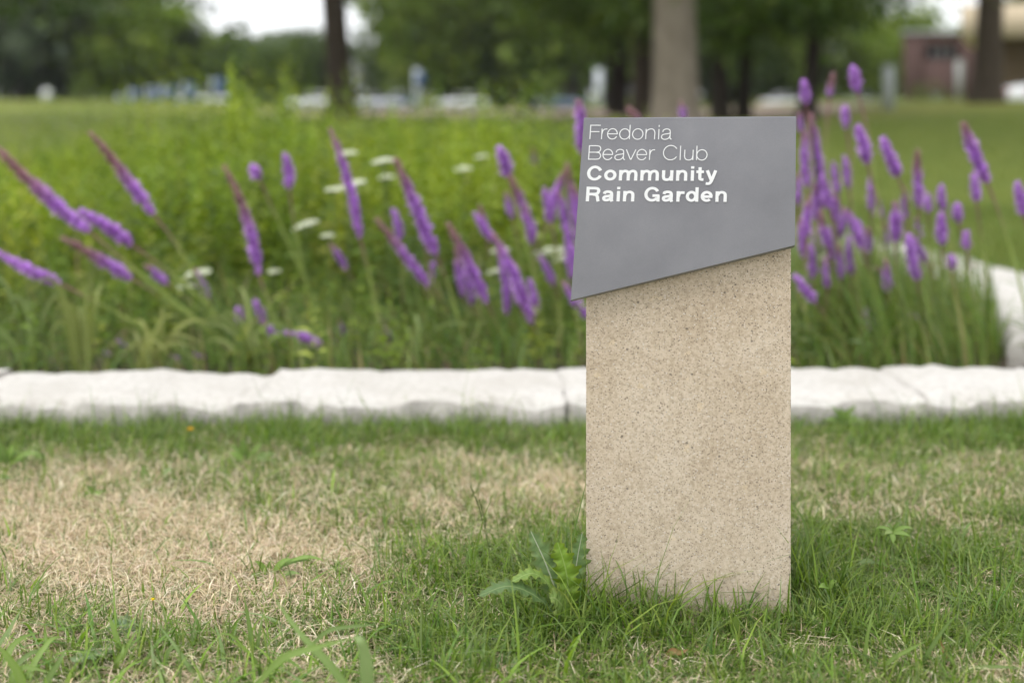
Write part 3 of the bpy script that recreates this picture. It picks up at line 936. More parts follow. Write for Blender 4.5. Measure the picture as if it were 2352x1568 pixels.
# ------------------------------------------------------------------ blazing stars: tip x, tip y, spike base x, base y, width, distance, root x, brown tip share, label
STARS = [
    (-8, 338, 205, 532, 36, 5.25, 575, .45, 'long purple flower spike drooping far left, tip cut by the picture edge'),
    (182, 482, 302, 562, 34, 5.35, 600, .0, 'purple spike overlapping the lower end of the longest drooping spike'),
    (205, 303, 352, 492, 32, 5.25, 520, .5, 'brown-tipped purple spike leaning left, high above the drooping ones'),
    (140, 545, 302, 640, 30, 5.45, 545, .5, 'fading purple spike lying just under the longest drooping spike'),
    (-8, 578, 138, 652, 30, 5.2, 470, .0, 'lowest of the large spikes drooping to the left edge'),
    (333, 608, 385, 652, 24, 5.6, 590, .2, 'short pale purple spike just right of the drooping group'),
    (514, 380, 594, 630, 29, 5.3, 665, .45, 'long narrow brown-tipped spike standing left of the dark gap in the foliage'),
    (576, 380, 594, 410, 28, 5.6, 765, .0, 'round purple bud-like head atop a long leaning bare stem'),
    (653, 353, 664, 432, 28, 5.6, 730, .0, 'short upright purple spike right of the round head'),
    (757, 295, 826, 545, 27, 5.4, 880, .15, 'tall thin purple spike under the left tree trunk, crossing white umbels'),
    (447, 618, 480, 685, 22, 5.6, 560, .1, 'small purple spike beside a white umbel low on the left'),
    (546, 706, 552, 738, 26, 5.4, 590, .0, 'small rounded purple head low over the grassy leaves'),
    (583, 688, 607, 742, 24, 5.35, 640, .0, 'upper of two short spikes meeting end to end near the edging'),
    (604, 738, 634, 788, 24, 5.3, 660, .1, 'lower of two short spikes meeting end to end near the edging'),
    (652, 763, 736, 790, 26, 5.2, 775, .0, 'short purple spike lying almost level above the stone edging'),
    (755, 758, 768, 790, 18, 5.5, 785, .8, 'small pinkish fading spike right of the level one'),
    (778, 735, 790, 768, 18, 5.7, 812, .3, 'tiny purple spike behind the pinkish fading one'),
    (888, 742, 893, 792, 20, 5.7, 905, .2, 'small pale upright spike alone low in the middle foliage'),
    (268, 782, 290, 796, 16, 5.4, 330, .0, 'small purple bloom among arching yellow-green leaves, upper of two'),
    (238, 806, 250, 818, 15, 5.3, 300, .0, 'small purple bloom among arching yellow-green leaves, lower of two'),
    (392, 816, 412, 828, 16, 5.3, 470, .1, 'tiny dull purple bloom just over the left edging stones'),
    (446, 812, 470, 822, 17, 5.25, 500, .0, 'tiny bright purple bloom just over the edging, flat lying'),
    (757, 558, 796, 618, 20, 5.9, 850, .2, 'small blurred purple spike below the flat white umbel'),
    (907, 362, 1002, 585, 34, 5.35, 1075, .25, 'thick long purple spike beside a white umbel, centre of the garden'),
    (903, 480, 917, 552, 24, 5.9, 950, .0, 'small upright purple spike left of the thick long one'),
    (863, 502, 985, 655, 26, 5.5, 1030, .35, 'brown-tipped spike slanting under the small upright one'),
    (996, 598, 984, 662, 20, 5.8, 990, .0, 'short spike meeting the slanting one in a V'),
    (1028, 512, 1118, 695, 30, 5.3, 1170, .35, 'fading brown-tipped spike with red-brown upper half mid garden'),
    (1088, 488, 1138, 556, 24, 5.5, 1230, .0, 'short purple spike continuing into a longer one below it'),
    (1130, 535, 1222, 742, 30, 5.25, 1260, .1, 'lower long spike forming the right leg of a purple M'),
    (1140, 565, 1165, 720, 24, 5.5, 1205, .1, 'slender spike forming the left leg of a purple M'),
    (1145, 338, 1166, 404, 33, 5.5, 1260, .0, 'bright purple spike on a dark stem above the M shaped pair'),
    (1172, 402, 1228, 548, 28, 5.7, 1290, .3, 'pinkish purple spike just below the bright one on a dark stem'),
    (1222, 340, 1229, 378, 20, 7.4, 1250, .4, 'small faint blurred spike far back, left of the sign plate'),
    (1298, 392, 1258, 505, 27, 6.0, 1240, .2, 'left leg of the purple arch next to the sign plate'),
    (1302, 373, 1338, 565, 28, 6.0, 1350, .3, 'right leg of the purple arch next to the sign plate'),
    (1072, 405, 1078, 440, 18, 8.0, 1090, .1, 'faint far spike, first from the left in the blurred back row'),
    (1100, 395, 1108, 450, 18, 8.2, 1120, .2, 'faint far spike, second from the left in the blurred back row'),
    (1126, 420, 1131, 458, 18, 8.0, 1140, .0, 'faint far spike, low third one in the blurred back row'),
    (1328, 230, 1337, 352, 33, 5.4, 1360, .1, 'tall pale purple spike rising against the left top of the sign plate'),
    (1303, 515, 1312, 640, 26, 5.6, 1330, .0, 'purple spike half hidden behind the left edge of the sign plate'),
    (1238, 588, 1272, 655, 22, 5.6, 1310, .0, 'small purple spike below the white umbel beside the plate'),
    (1292, 645, 1352, 732, 24, 5.3, 1400, .1, 'dark purple spike tucked under the lower left corner of the plate'),
    (1440, 246, 1468, 276, 24, 5.7, 1500, .9, 'pinkish brown tip peeking over the top edge of the sign plate'),
    (1563, 234, 1570, 276, 20, 6.4, 1590, .3, 'faint purple tip peeking over the plate in front of the pale trunk'),
    (1845, 184, 1851, 238, 27, 5.5, 1868, .0, 'topmost purple spike in front of the slanted dark trunk'),
    (1915, 168, 1905, 222, 22, 6.0, 1890, .6, 'dull brownish spike, middle of the three topmost on the right'),
    (1957, 153, 1970, 212, 30, 5.5, 2000, .0, 'bright purple spike highest of all on the right'),
    (1940, 243, 1944, 294, 25, 5.9, 1952, .0, 'pale purple spike under the highest one on the right'),
    (1838, 258, 1840, 302, 20, 5.6, 1846, .2, 'small spike right beside the top right corner of the plate'),
    (1860, 262, 1888, 475, 36, 5.6, 1930, .15, 'long pale thick spike rising beside the right plate edge'),
    (1888, 400, 1905, 480, 26, 5.4, 1935, .0, 'purple spike merging with the foot of the long pale thick one'),
    (1970, 288, 1992, 375, 33, 5.4, 2050, .0, 'plump bright purple spike, left of two leaning twins'),
    (2028, 314, 2062, 404, 33, 5.4, 2140, .0, 'plump bright purple spike, right of two leaning twins'),
    (2107, 342, 2111, 475, 27, 5.5, 2125, .35, 'pointed spike with a dark thin tip right of the leaning twins'),
    (2212, 280, 2267, 418, 35, 5.2, 2380, .2, 'large pink-topped spike on a long green leaning stem, far right'),
    (2236, 398, 2242, 462, 27, 5.5, 2275, .0, 'spike with reddish stem just under the large pink-topped one'),
    (2336, 418, 2352, 494, 30, 5.3, 2385, .0, 'purple spike cut by the right edge of the picture'),
    (1914, 372, 1925, 445, 21, 5.9, 1940, .0, 'slim spike right of the long pale thick one'),
    (1940, 357, 1950, 432, 23, 5.8, 1965, .0, 'slim spike behind and right of another slim one'),
    (1998, 410, 2001, 484, 23, 5.7, 2010, .0, 'upright spike below the left leaning twin'),
    (2014, 448, 2022, 502, 21, 6.1, 2035, .3, 'faded pinkish spike beside the upright one below the twin'),
    (2055, 464, 2056, 555, 32, 5.4, 2068, .1, 'thick short cylinder-like spike in the middle of the right clump'),
    (2130, 446, 2131, 486, 22, 6.0, 2136, .0, 'small round-ended spike left of a slim upright one'),
    (2162, 426, 2166, 480, 25, 5.7, 2176, .0, 'slim upright spike standing over a thicker one'),
    (2161, 488, 2164, 560, 30, 5.5, 2172, .0, 'thicker spike standing directly under a slim one'),
    (2197, 468, 2201, 508, 27, 5.6, 2212, .0, 'egg shaped pale spike on a thin stem'),
    (2220, 532, 2221, 574, 25, 5.5, 2230, .0, 'small round purple head lowest under the egg shaped one'),
    (1858, 450, 1852, 545, 26, 5.3, 1862, .2, 'pinkish spike close to the plate edge, half way down'),
    (1886, 482, 1902, 565, 25, 5.4, 1925, .4, 'brown-flecked spike right of the pinkish one by the plate'),
    (1938, 488, 1924, 548, 23, 5.7, 1918, .0, 'short spike crossing a longer one in the dense clump'),
    (1938, 476, 1978, 566, 26, 5.4, 2020, .1, 'longer spike crossing a short one in the dense clump'),
    (1968, 503, 1982, 575, 25, 5.6, 2000, .0, 'spike at the right border of the dense clump'),
    (2085, 538, 2108, 642, 30, 5.3, 2125, .0, 'left half of a purple arch over the far white stones'),
    (2092, 542, 2126, 600, 24, 5.5, 2150, .0, 'right half of a purple arch over the far white stones'),
    (2034, 598, 2040, 668, 26, 5.4, 2050, .2, 'pale spike in front of the far white stones'),
    (2012, 612, 2030, 650, 22, 5.6, 2044, .5, 'faded small spike leaning on the pale one before the stones'),
    (2185, 586, 2187, 618, 26, 5.5, 2195, .0, 'small rounded spike before the far stones, right of the arch'),
    (1824, 632, 1872, 694, 28, 5.2, 1965, .0, 'bent spike lying against the right side of the pillar'),
    (1988, 708, 2002, 758, 22, 5.4, 2020, .0, 'small dark spike low in the foliage right of the pillar'),
    (2090, 720, 2112, 738, 22, 5.5, 2130, .0, 'small flat purple bloom low right of the small dark spike'),
    (1832, 398, 1832, 472, 22, 5.5, 1845, .1, 'dark purple spike touching the right edge of the plate'),
    (1872, 505, 1880, 590, 24, 5.9, 1890, .3, 'blurred lilac spike behind the dense clump by the plate'),
    (1850, 545, 1862, 610, 22, 5.8, 1875, .1, 'lilac spike low behind the pinkish one by the plate'),
]
for x_, y_, l_, w_, Y_, b_, lean_, label_ in [
    (1048, 560, 120, 22, 6.3, .3, 16, 'leftmost faint spike of the thin back row, left of the fading brown-tipped one'),
    (1068, 610, 90, 22, 6.5, .0, 16, 'faint spike low behind the fading brown-tipped one'),
    (1100, 470, 70, 20, 6.9, .4, 16, 'pale slim spike above and left of the purple M'),
    (1180, 600, 100, 24, 6.2, .1, 16, 'faint spike hanging between the legs of the purple M'),
    (1205, 470, 90, 22, 6.8, .2, 16, 'pale spike below the pinkish one under the bright spike'),
    (1250, 430, 80, 24, 6.6, .0, 16, 'pale spike just inside the left leg of the purple arch'),
    (1282, 440, 90, 24, 6.6, .1, 16, 'spike inside the top of the purple arch by the plate'),
    (1215, 640, 80, 24, 6.0, .0, 16, 'low pale spike right of the purple M, nearest its foot'),
    (1318, 430, 80, 24, 6.6, .2, 16, 'spike touching the left plate edge, half way down its height'),
    (960, 470, 90, 20, 6.9, .5, 16, "faint brown-flecked spike behind the thick long spike's left side"),
    (1160, 440, 60, 20, 7.2, .2, 16, 'tiny far spike directly below the head of the bright one on a dark stem'),
    (1312, 560, 80, 24, 6.2, .0, 16, 'spike low against the left plate edge above the plate corner'),
    (1848, 300, 130, 24, 6.4, .1, 6, 'pale spike behind the long thick one, touching the upper right plate edge'),
    (1870, 420, 90, 22, 6.6, .2, 6, 'pale spike behind the middle of the long thick one'),
    (1905, 520, 80, 22, 6.3, .0, 6, 'short spike low in the dense clump, between the brown-flecked and crossing ones'),
    (1925, 560, 80, 22, 6.2, .2, 6, 'lowest spike in the middle of the dense clump'),
    (1950, 540, 90, 22, 6.5, .0, 6, 'low spike at the right end of the dense clump, by the far stones'),
    (1895, 590, 70, 22, 6.0, .1, 6, 'low spike at the left end of the dense clump, under the brown-flecked one'),
    (1990, 520, 60, 20, 6.8, .3, 6, "small faded spike just right of the dense clump's border"),
    (1860, 560, 80, 24, 6.1, .0, 6, 'lowest lilac spike next to the right plate corner'),
    (1840, 500, 90, 22, 6.4, .1, 6, 'spike partly behind the pinkish one close to the plate edge'),
    (1915, 440, 70, 22, 6.7, .2, 6, 'slim faint spike left of the upright one below the leaning twin'),
    (2075, 430, 70, 20, 6.9, .2, 6, 'faint spike above the thick short cylinder-like one'),
    (2030, 500, 70, 20, 6.8, .4, 6, 'faded spike left of the thick short cylinder-like one'),
    (2105, 500, 50, 20, 6.6, .1, 6, 'short faint spike right of the thick short cylinder-like one'),
]:
    STARS.append((x_, y_, x_ + lean_, y_ + l_, w_, 5.35 + (Y_ - 6.0) * .4, x_ + lean_ * 2.5, b_, label_))
LAV, DEEP, BROWN = np.array([.66, .41, .79]), np.array([.52, .26, .63]), np.array([.46, .29, .31])


def blazing_star(tx, ty, bx, by, w, Y, rx, brown, label, seed):
    r = np.random.default_rng(seed)
    T, B = at(tx, ty, Y - .05), at(bx, by, Y)
    root = np.array([(rx - 1176) * (Y + .12) / FPX, Y + .12 + r.uniform(-.05, .1), 0.0])
    # keep the root inside the bed
    root[1] = max(root[1], 5.0)
    axis = B - T
    L = np.linalg.norm(axis)
    R = max(.009, (w - 3.5) * .5 * Y / FPX)
    o = tag(empty('blazing_star', tuple(root)), label, 'flower', 'purple blazing star spikes in the garden')
    # spike
    n = int(np.clip(L / .0042 * 4, 50, 420))
    t = np.sort(r.uniform(0, 1, n))            # 0 base .. 1 tip
    bow = np.cross(axis / L, (0, 1, 0)) * L * r.uniform(-.03, .05)
    ctr = B + (T - B) * t[:, None] + bow * (4 * t * (1 - t))[:, None]
    prof = np.minimum(1, .55 + 3.2 * t) * (1 - .62 * t ** 3) * np.where(t > 1 - brown, .90, 1)
    ax = (T - B) / L
    A1 = np.cross(ax, (0, 1, 0.2)); A1 /= np.linalg.norm(A1)
    A2 = np.cross(ax, A1)
    a = np.arange(n) * 2.399 + r.normal(0, .25, n)
    rad = np.cos(a)[:, None] * A1 + np.sin(a)[:, None] * A2
    tan = np.cross(rad, ax)
    bf = Buf()
    k = sm(1 - brown - .25, 1 - brown + .2, t)[:, None] if brown > 0 else np.zeros((n, 1))
    base_c = LAV * r.uniform(.8, 1.2, (n, 1)) * (1 - .0) 
    base_c = np.where(r.uniform(0, 1, (n, 1)) < .25, DEEP * r.uniform(.8, 1.2, (n, 1)), base_c)
    col = base_c * (1 - k) + BROWN * r.uniform(.7, 1.25, (n, 1)) * k
    s = R * r.uniform(.7, 1.45, n) * prof
    for m in range(3):
        dv = rad + ax * r.uniform(.0, .7, (n, 1)) + tan * r.uniform(-.8, .8, (n, 1))
        leaves(bf, ctr + rad * (R * .15) , dv, s * r.uniform(.75, 1.1, n), s * .55, col * r.uniform(.85, 1.15, (n, 1)), 0)
    ts = np.linspace(0, 1, 9)
    cc = B + (T - B) * ts[:, None] + bow * (4 * ts * (1 - ts))[:, None]
    kk = sm(1 - brown - .25, 1 - brown + .2, ts)[:, None] if brown > 0 else np.zeros((9, 1))
    tube(bf, cc, R * .34 * (1 - .6 * ts ** 2), DEEP * (1 - kk) + BROWN * kk, 6, False)
    link('flower_spike', bf.mesh('flower_spike', M_PETAL), o)
    # stem
    hs_ = np.linalg.norm(B - root)
    ctrl = B - ax * hs_ * .45
    ctrl[2] = max(ctrl[2], B[2] * .35)
    ctrl[1] = .5 * (B[1] + root[1])
    st = bez(B, ctrl, root, 14)
    sc = np.linspace(0, 1, 14)[:, None]
    scol = np.array([.20, .095, .10]) * (1 - sm(.05, .38, sc)) + np.array([.27, .34, .085]) * sm(.05, .38, sc)
    bs = Buf()
    tube(bs, st, np.linspace(.0042, .0065, 14), scol, 6, False)
    link('stem', bs.mesh('stem', M_STEM, True), o)
    nl = int(np.clip(hs_ * 95, 18, 70))
    tl_ = r.uniform(.10, .97, nl)
    pos = bez(B, ctrl, root, 60)[(tl_ * 59).astype(int)]
    up_ = (B - root) / (hs_ + 1e-9)
    an = r.uniform(0, 6.28, nl)
    dv = np.stack([np.cos(an), np.sin(an), np.zeros(nl)], 1) * .9 + up_ * r.uniform(.2, .9, (nl, 1))
    LL = (.025 + .12 * tl_ ** 1.5) * r.uniform(.7, 1.2, nl)
    bl_ = Buf()
    leaves(bl_, pos, dv, LL, np.full(nl, .0055), palette(nl, [(.13, .21, .042), (.17, .24, .055), (.09, .155, .036)], [3, 2, 2]), .22)
    tag(link('stem_foliage', bl_.mesh('stem_foliage', M_LEAF), o), kind='stuff')


for k, s in enumerate(STARS):
    blazing_star(*s, seed=300 + k)

# ------------------------------------------------------------------ white umbels: x, y, width px, distance, tilt, label
UMBELS = [
    (797, 350, 50, 7.0, .1, 'white flat umbel right behind the tall thin purple spike'),
    (880, 367, 58, 6.9, .1, 'white flat umbel left of the thick long purple spike tip'),
    (806, 420, 78, 6.7, .28, 'largest white umbel in the left half, tilted, crossed by a thin spike'),
    (764, 434, 34, 6.9, .1, 'narrow white umbel at the left end of the largest tilted one'),
    (701, 513, 62, 6.3, .35, 'bright white tilted umbel alone left of the thin spike'),
    (888, 405, 40, 7.6, .1, 'dim cream umbel under the one beside the thick spike'),
    (1062, 386, 48, 7.8, .1, 'pale umbel left of the bright spike on a dark stem'),
    (1108, 358, 34, 8.2, .1, 'small blurred umbel highest near the bright spike'),
    (630, 622, 28, 6.4, .1, 'small white umbel right of the long narrow spike, low down'),
    (452, 624, 66, 6.6, .2, 'thin greenish white umbel over a small purple spike'),
    (428, 655, 40, 6.4, .1, 'faint umbel lowest on the left among stems'),
    (753, 540, 28, 6.6, .1, 'tiny white umbel above a small blurred spike'),
    (1262, 572, 84, 6.2, .15, 'broad cream umbel touching the left edge of the sign plate'),
    (1296, 590, 60, 6.0, .2, 'cream umbel half hidden behind the left edge of the plate'),
    (1148, 572, 44, 6.6, .2, 'cream umbel between the legs of the purple M'),
    (1136, 622, 36, 6.6, .2, 'cream umbel beneath another one left of the purple M'),
    (1885, 590, 44, 6.6, .2, 'cream umbel behind the dense purple clump right of the plate'),
]


def umbel(px, py, w, Y, tilt, label, seed):
    r = np.random.default_rng(seed)
    c = at(px, py, Y)
    R = w * .5 * Y / FPX * .92
    root = np.array([c[0] + r.uniform(-.05, .12), min(c[1] + r.uniform(-.1, .15), 10.2), 0.0])
    o = tag(empty('wild_carrot', tuple(root)), label, 'flower', 'white umbels among the foliage')
    n = 230
    a, q = r.uniform(0, 6.28, n), np.sqrt(r.uniform(0, 1, n))
    cl = np.floor(q * 3.2) + np.floor(a * 2)
    P = np.stack([np.cos(a) * q * R, np.sin(a) * q * R, -.25 * R * q ** 2 + r.normal(0, R * .05, n)], 1)
    P[:, 2] += P[:, 0] * tilt
    bf = Buf()
    dv = r.normal(0, 1, (n, 3)); dv[:, 2] = np.abs(dv[:, 2]) * .4
    leaves(bf, P + c, dv, np.full(n, .0105), np.full(n, .0105), np.array([.78, .80, .66]) * r.uniform(.75, 1.15, (n, 1)), 0)
    link('flower_head', bf.mesh('flower_head', M_PETAL), o)
    bs = Buf()
    hub = c - np.array([0, 0, R * .9])
    st = bez(hub, (c[0], c[1], c[2] * .4), root, 8)
    tube(bs, st, .003, (.10, .14, .04), 5, False)
    for k in range(14):
        p = P[k * 11] + c
        tube(bs, [hub, p], .0009, (.12, .17, .06), 4, False)
    link('stem', bs.mesh('stem', M_STEM), o)


for k, (px, py, w, Y, tilt, label) in enumerate(UMBELS):
    umbel(px, py, w, max(5.75, Y * .86), tilt, label, seed=700 + k)

# tall leafy stalks that stand out of the planting, and pink blanket flowers on the right
for k, (px, py, Y, label) in enumerate([(540, 128, 8.2, 'tallest bright green leafy stalk rising left of the left tree trunk'), (560, 205, 8.0, 'leafy stalk beside the tallest one, a head shorter'),
                                        (655, 138, 8.6, 'slim leafy stalk between the tallest one and the left trunk'), (738, 210, 8.4, 'leafy stalk directly before the foot of the left trunk'),
                                        (1112, 222, 9.2, 'leafy stalk standing alone before the bare earth'), (900, 250, 8.8, 'low leafy stalk right of the left trunk')]):
    top = at(px, py, Y)
    o = tag(empty('leafy_stalk', (top[0], Y, 0)), label, 'plant', 'tall leafy stalks in the garden')
    bf = Buf()
    r = np.random.default_rng(900 + k)
    n = 16
    rr = np.concatenate([[0], r.uniform(.02, .22, n - 1)]); aa = r.uniform(0, 6.28, n)
    xx = top[0] + rr * np.cos(aa); yy = Y + rr * np.sin(aa); hh = top[2] - (top[2] - .55) * rr / .24
    for q in range(n): tube(bf, [(xx[q], yy[q], 0), (xx[q], yy[q], hh[q] * .92)], .003, (.12, .15, .04), 5, False)
    link('stem', bf.mesh('stem', M_STEM), o)
    lf = Buf()
    leafy_stem(lf, xx, yy, hh, 44, .12, .024, palette(n, [(.34, .44, .055), (.28, .39, .05)], [1, 1]), .03, .8, .7)
    tag(link('foliage', lf.mesh('foliage', M_LEAF), o), kind='stuff')
for k, (px, py, Y, label) in enumerate([(2145, 612, 6.2, 'pink bloom before the far stones, right of the purple arch'), (2150, 710, 5.7, 'pink bloom right of the small flat purple one'), (1952, 660, 5.9, 'pink bloom low between pillar and pale spike'),
                                        (2175, 715, 5.8, 'dull red bloom rightmost above the near edging'), (2010, 690, 6.0, 'pinkish bloom below the pale spike before the stones'), (2240, 610, 6.4, 'faded pink bloom among fine stems at the far right')]):
    c = at(px, py, Y)
    o = tag(empty('blanket_flower', (c[0], Y, 0)), label, 'flower', 'small pink blooms among the right hand plants')
    bf = Buf(); n = 16
    a = np.linspace(0, 6.28, n, endpoint=False)
    leaves(bf, np.repeat(c[None], n, 0), np.stack([np.cos(a), np.sin(a), np.full(n, .15)], 1), np.full(n, .018), np.full(n, .010), np.array([.42, .13, .16]) * RNG.uniform(.8, 1.2, (n, 1)), .1)
    link('petals', bf.mesh('petals', M_PETAL), o)
    bs = Buf(); tube(bs, bez(c, (c[0], Y, c[2] * .5), (c[0] + .06, Y, 0), 6), .002, (.11, .14, .05), 5, False)
    link('stem', bs.mesh('stem', M_STEM), o)

# arching broad grass clumps just behind the edging on the left
for k, (px, Y, n, hh, c, label) in enumerate([(190, 5.12, 9, .42, (.20, .235, .055), 'clump of yellow-green arching leaves with one upright blade behind the left edging'), (330, 5.15, 10, .26, (.24, .26, .07), 'low pale arching clump among tiny purple blooms behind the edging'),
                                              (60, 5.2, 8, .40, (.13, .18, .05), 'grey-green arching clump at the left edge behind the stones'), (585, 5.15, 9, .30, (.16, .20, .05), 'arching leafy clump behind the joint of two edging stones'), (950, 5.2, 8, .28, (.12, .17, .04), 'green arching clump behind the middle edging stone')]):
    x0 = (px - 1176) * Y / FPX
    o = tag(empty('arching_grass', (x0, Y, 0)), label, 'plant', 'arching leaf clumps behind the edging')
    r = np.random.default_rng(40 + k)
    for q in range(n):
        a = r.uniform(0, 6.28); h = hh * r.uniform(.55, 1.05); ln = r.uniform(.10, .30) * (1 if q else .1)
        p0 = np.array([x0 + r.normal(0, .03), Y + r.normal(0, .03), 0])
        dvx = np.array([math.cos(a), math.sin(a) * .6, 0])
        pts = bez(p0, p0 + dvx * ln * .3 + np.array([0, 0, h * 1.25]), p0 + dvx * ln + np.array([0, 0, h * r.uniform(.5, .95)]), 9)
        bf = Buf(); blade_leaf(bf, pts, r.uniform(.014, .024), np.array(c) * r.uniform(.8, 1.15), (0, -1, .3))
        link('leaf', bf.mesh('leaf', M_LEAF, True), o)

# ------------------------------------------------------------------ weeds and broad blades in the near lawn
def ground_y(py): return CAMH * FPX / (py - HOR)


def P3(pts): return np.array([at(a, b, Y) for a, b, Y in pts])


def smooth_path(pts, n=14):
    c = np.array(curve(*[tuple(p) for p in np.asarray(pts)[:, [0, 2]]], n=5))
    yy = np.interp(np.linspace(0, 1, len(c)), np.linspace(0, 1, len(pts)), np.asarray(pts)[:, 1])
    return np.stack([c[:, 0], yy, c[:, 1]], 1)


th = tag(empty('sow_thistle', tuple(at(1305, 1440, 2.735))), 'spiny-leaved sow thistle growing against the left foot of the pillar', 'weed')
for k, (pts, w, c, rib, up) in enumerate([
    ([(1285, 1432, 2.75), (1276, 1360, 2.745), (1252, 1290, 2.74), (1219, 1219, 2.735)], .046, (.165, .245, .100), (.44, .46, .35), (.15, -1, .35)),
    ([(1310, 1432, 2.72), (1307, 1375, 2.715), (1300, 1310, 2.715), (1281, 1245, 2.72)], .044, (.18, .29, .040), (.26, .37, .10), (-.1, -1, .4)),
    ([(1318, 1425, 2.74), (1317, 1362, 2.742), (1325, 1290, 2.745), (1337, 1224, 2.75)], .038, (.145, .225, .085), (.40, .42, .32), (.25, -1, .2)),
    ([(1292, 1425, 2.72), (1268, 1352, 2.70), (1225, 1316, 2.68), (1176, 1334, 2.66)], .030, (.19, .29, .07), (.30, .40, .14), (0, -.4, 1)),
    ([(1290, 1432, 2.70), (1240, 1375, 2.67), (1170, 1345, 2.65), (1100, 1367, 2.62)], .034, (.125, .20, .075), (.25, .32, .14), (0, -.4, 1)),
    ([(1305, 1440, 2.70), (1296, 1400, 2.67), (1278, 1375, 2.65), (1262, 1372, 2.64)], .040, (.185, .27, .07), (.30, .38, .14), (0, -.8, .7))]):
    bf = Buf()
    lobed_leaf(bf, smooth_path(P3(pts)), w * 1.5, c, np.array(rib), up, 7, 20 + k)
    link('leaf', bf.mesh('leaf', M_LEAF), th)

Y0 = ground_y(1490)
ro = tag(empty('dandelion_rosette', tuple(at(300, 1495, Y0))), 'flat rosette of pale toothed leaves in the near left lawn', 'weed')
for k, (pts, w, c) in enumerate([
    ([(305, 1500, Y0), (270, 1488, Y0 - .03), (225, 1500, Y0 - .09), (165, 1518, Y0 - .16)], .050, (.19, .28, .13)),
    ([(305, 1498, Y0), (295, 1465, Y0 + .02), (275, 1445, Y0 + .04), (252, 1430, Y0 + .05)], .050, (.22, .31, .17)),
    ([(308, 1498, Y0), (312, 1468, Y0 + .03), (318, 1445, Y0 + .06), (322, 1425, Y0 + .09)], .045, (.23, .31, .18)),
    ([(312, 1500, Y0), (345, 1478, Y0), (370, 1470, Y0), (398, 1478, Y0 - .02)], .045, (.20, .31, .12)),
    ([(306, 1505, Y0), (320, 1525, Y0 - .06), (345, 1545, Y0 - .12), (362, 1560, Y0 - .16)], .042, (.17, .27, .09))]):
    bf = Buf()
    lobed_leaf(bf, smooth_path(P3(pts)), w * 1.6, c, np.array([.32, .40, .20]), (0, -.3, 1), 8, 50 + k)
    link('leaf', bf.mesh('leaf', M_LEAF), ro)


def blade_plant(name, label, cat, base, blades_, group=None):
    o = tag(empty(name, tuple(base)), label, cat, group)
    for pts, w, c in blades_:
        bf = Buf(); blade_leaf(bf, smooth_path(P3(pts)), w, c, (0.1, -1, .5))
        link('leaf', bf.mesh('leaf', M_LEAF, True), o)
    return o


BG = (.175, .27, .055); BG2 = (.14, .22, .06); BG3 = (.22, .33, .075)
GRP = 'broad bladed grass weeds in the near lawn'
blade_plant('crabgrass', 'bright crabgrass with wide blades in the bottom left corner', 'weed', at(45, 1610, 2.40), [
    ([(60, 1620, 2.40), (48, 1560, 2.39), (20, 1510, 2.38), (-20, 1470, 2.37)], .017, BG3), ([(80, 1620, 2.40), (110, 1560, 2.39), (135, 1520, 2.39), (152, 1488, 2.40)], .013, BG2),
    ([(50, 1620, 2.42), (30, 1560, 2.42), (60, 1530, 2.44), (120, 1545, 2.42)], .014, BG), ([(20, 1610, 2.43), (30, 1540, 2.46), (70, 1500, 2.48), (110, 1490, 2.5)], .012, BG2),
    ([(0, 1600, 2.45), (20, 1500, 2.52), (50, 1465, 2.55), (95, 1450, 2.58)], .013, BG), ([(-20, 1590, 2.45), (-10, 1500, 2.5), (10, 1460, 2.55), (30, 1425, 2.6)], .011, BG2),
    ([(60, 1600, 2.43), (75, 1530, 2.47), (115, 1470, 2.5), (140, 1462, 2.52)], .012, BG3)], GRP)
blade_plant('crabgrass', 'crabgrass with upright pointed blades rising from the toothed rosette', 'weed', at(275, 1510, 2.56), [
    ([(278, 1530, 2.56), (272, 1480, 2.57), (258, 1435, 2.57), (247, 1412, 2.57)], .012, BG3), ([(268, 1540, 2.54), (285, 1500, 2.53), (300, 1470, 2.53), (318, 1440, 2.53)], .008, BG3),
    ([(262, 1550, 2.50), (268, 1520, 2.49), (280, 1500, 2.49), (284, 1478, 2.5)], .011, BG), ([(400, 1560, 2.5), (380, 1520, 2.5), (392, 1490, 2.5), (420, 1480, 2.5)], .010, BG2),
    ([(470, 1560, 2.48), (440, 1540, 2.48), (400, 1480, 2.5), (362, 1432, 2.53)], .009, BG2), ([(112, 1540, 2.55), (108, 1490, 2.57), (104, 1455, 2.58), (103, 1428, 2.58)], .009, BG)], GRP)
blade_plant('crabgrass', 'single tall pointed grass blade with small side blades in the straw', 'weed', at(582, 1520, 2.58), [
    ([(583, 1530, 2.58), (578, 1470, 2.58), (568, 1410, 2.58), (560, 1366, 2.58)], .010, (.135, .225, .05)), ([(585, 1530, 2.58), (592, 1480, 2.57), (598, 1440, 2.57), (606, 1400, 2.58)], .007, BG2),
    ([(575, 1530, 2.58), (560, 1490, 2.57), (535, 1460, 2.56), (500, 1452, 2.55)], .008, BG)], GRP)
blade_plant('crabgrass', 'large out-of-focus grass with wide bent blades at the bottom edge', 'weed', at(800, 1640, 2.26), [
    ([(850, 1650, 2.25), (760, 1530, 2.25), (690, 1455, 2.26), (622, 1362, 2.28)], .014, (.20, .30, .085)), ([(845, 1650, 2.18), (842, 1540, 2.15), (830, 1475, 2.14), (812, 1462, 2.15)], .022, (.24, .34, .13)),
    ([(590, 1570, 2.3), (650, 1510, 2.27), (730, 1485, 2.22), (818, 1463, 2.17)], .013, (.21, .32, .08)), ([(700, 1500, 2.36), (750, 1450, 2.36), (810, 1438, 2.36), (868, 1434, 2.36)], .008, BG2)], GRP)
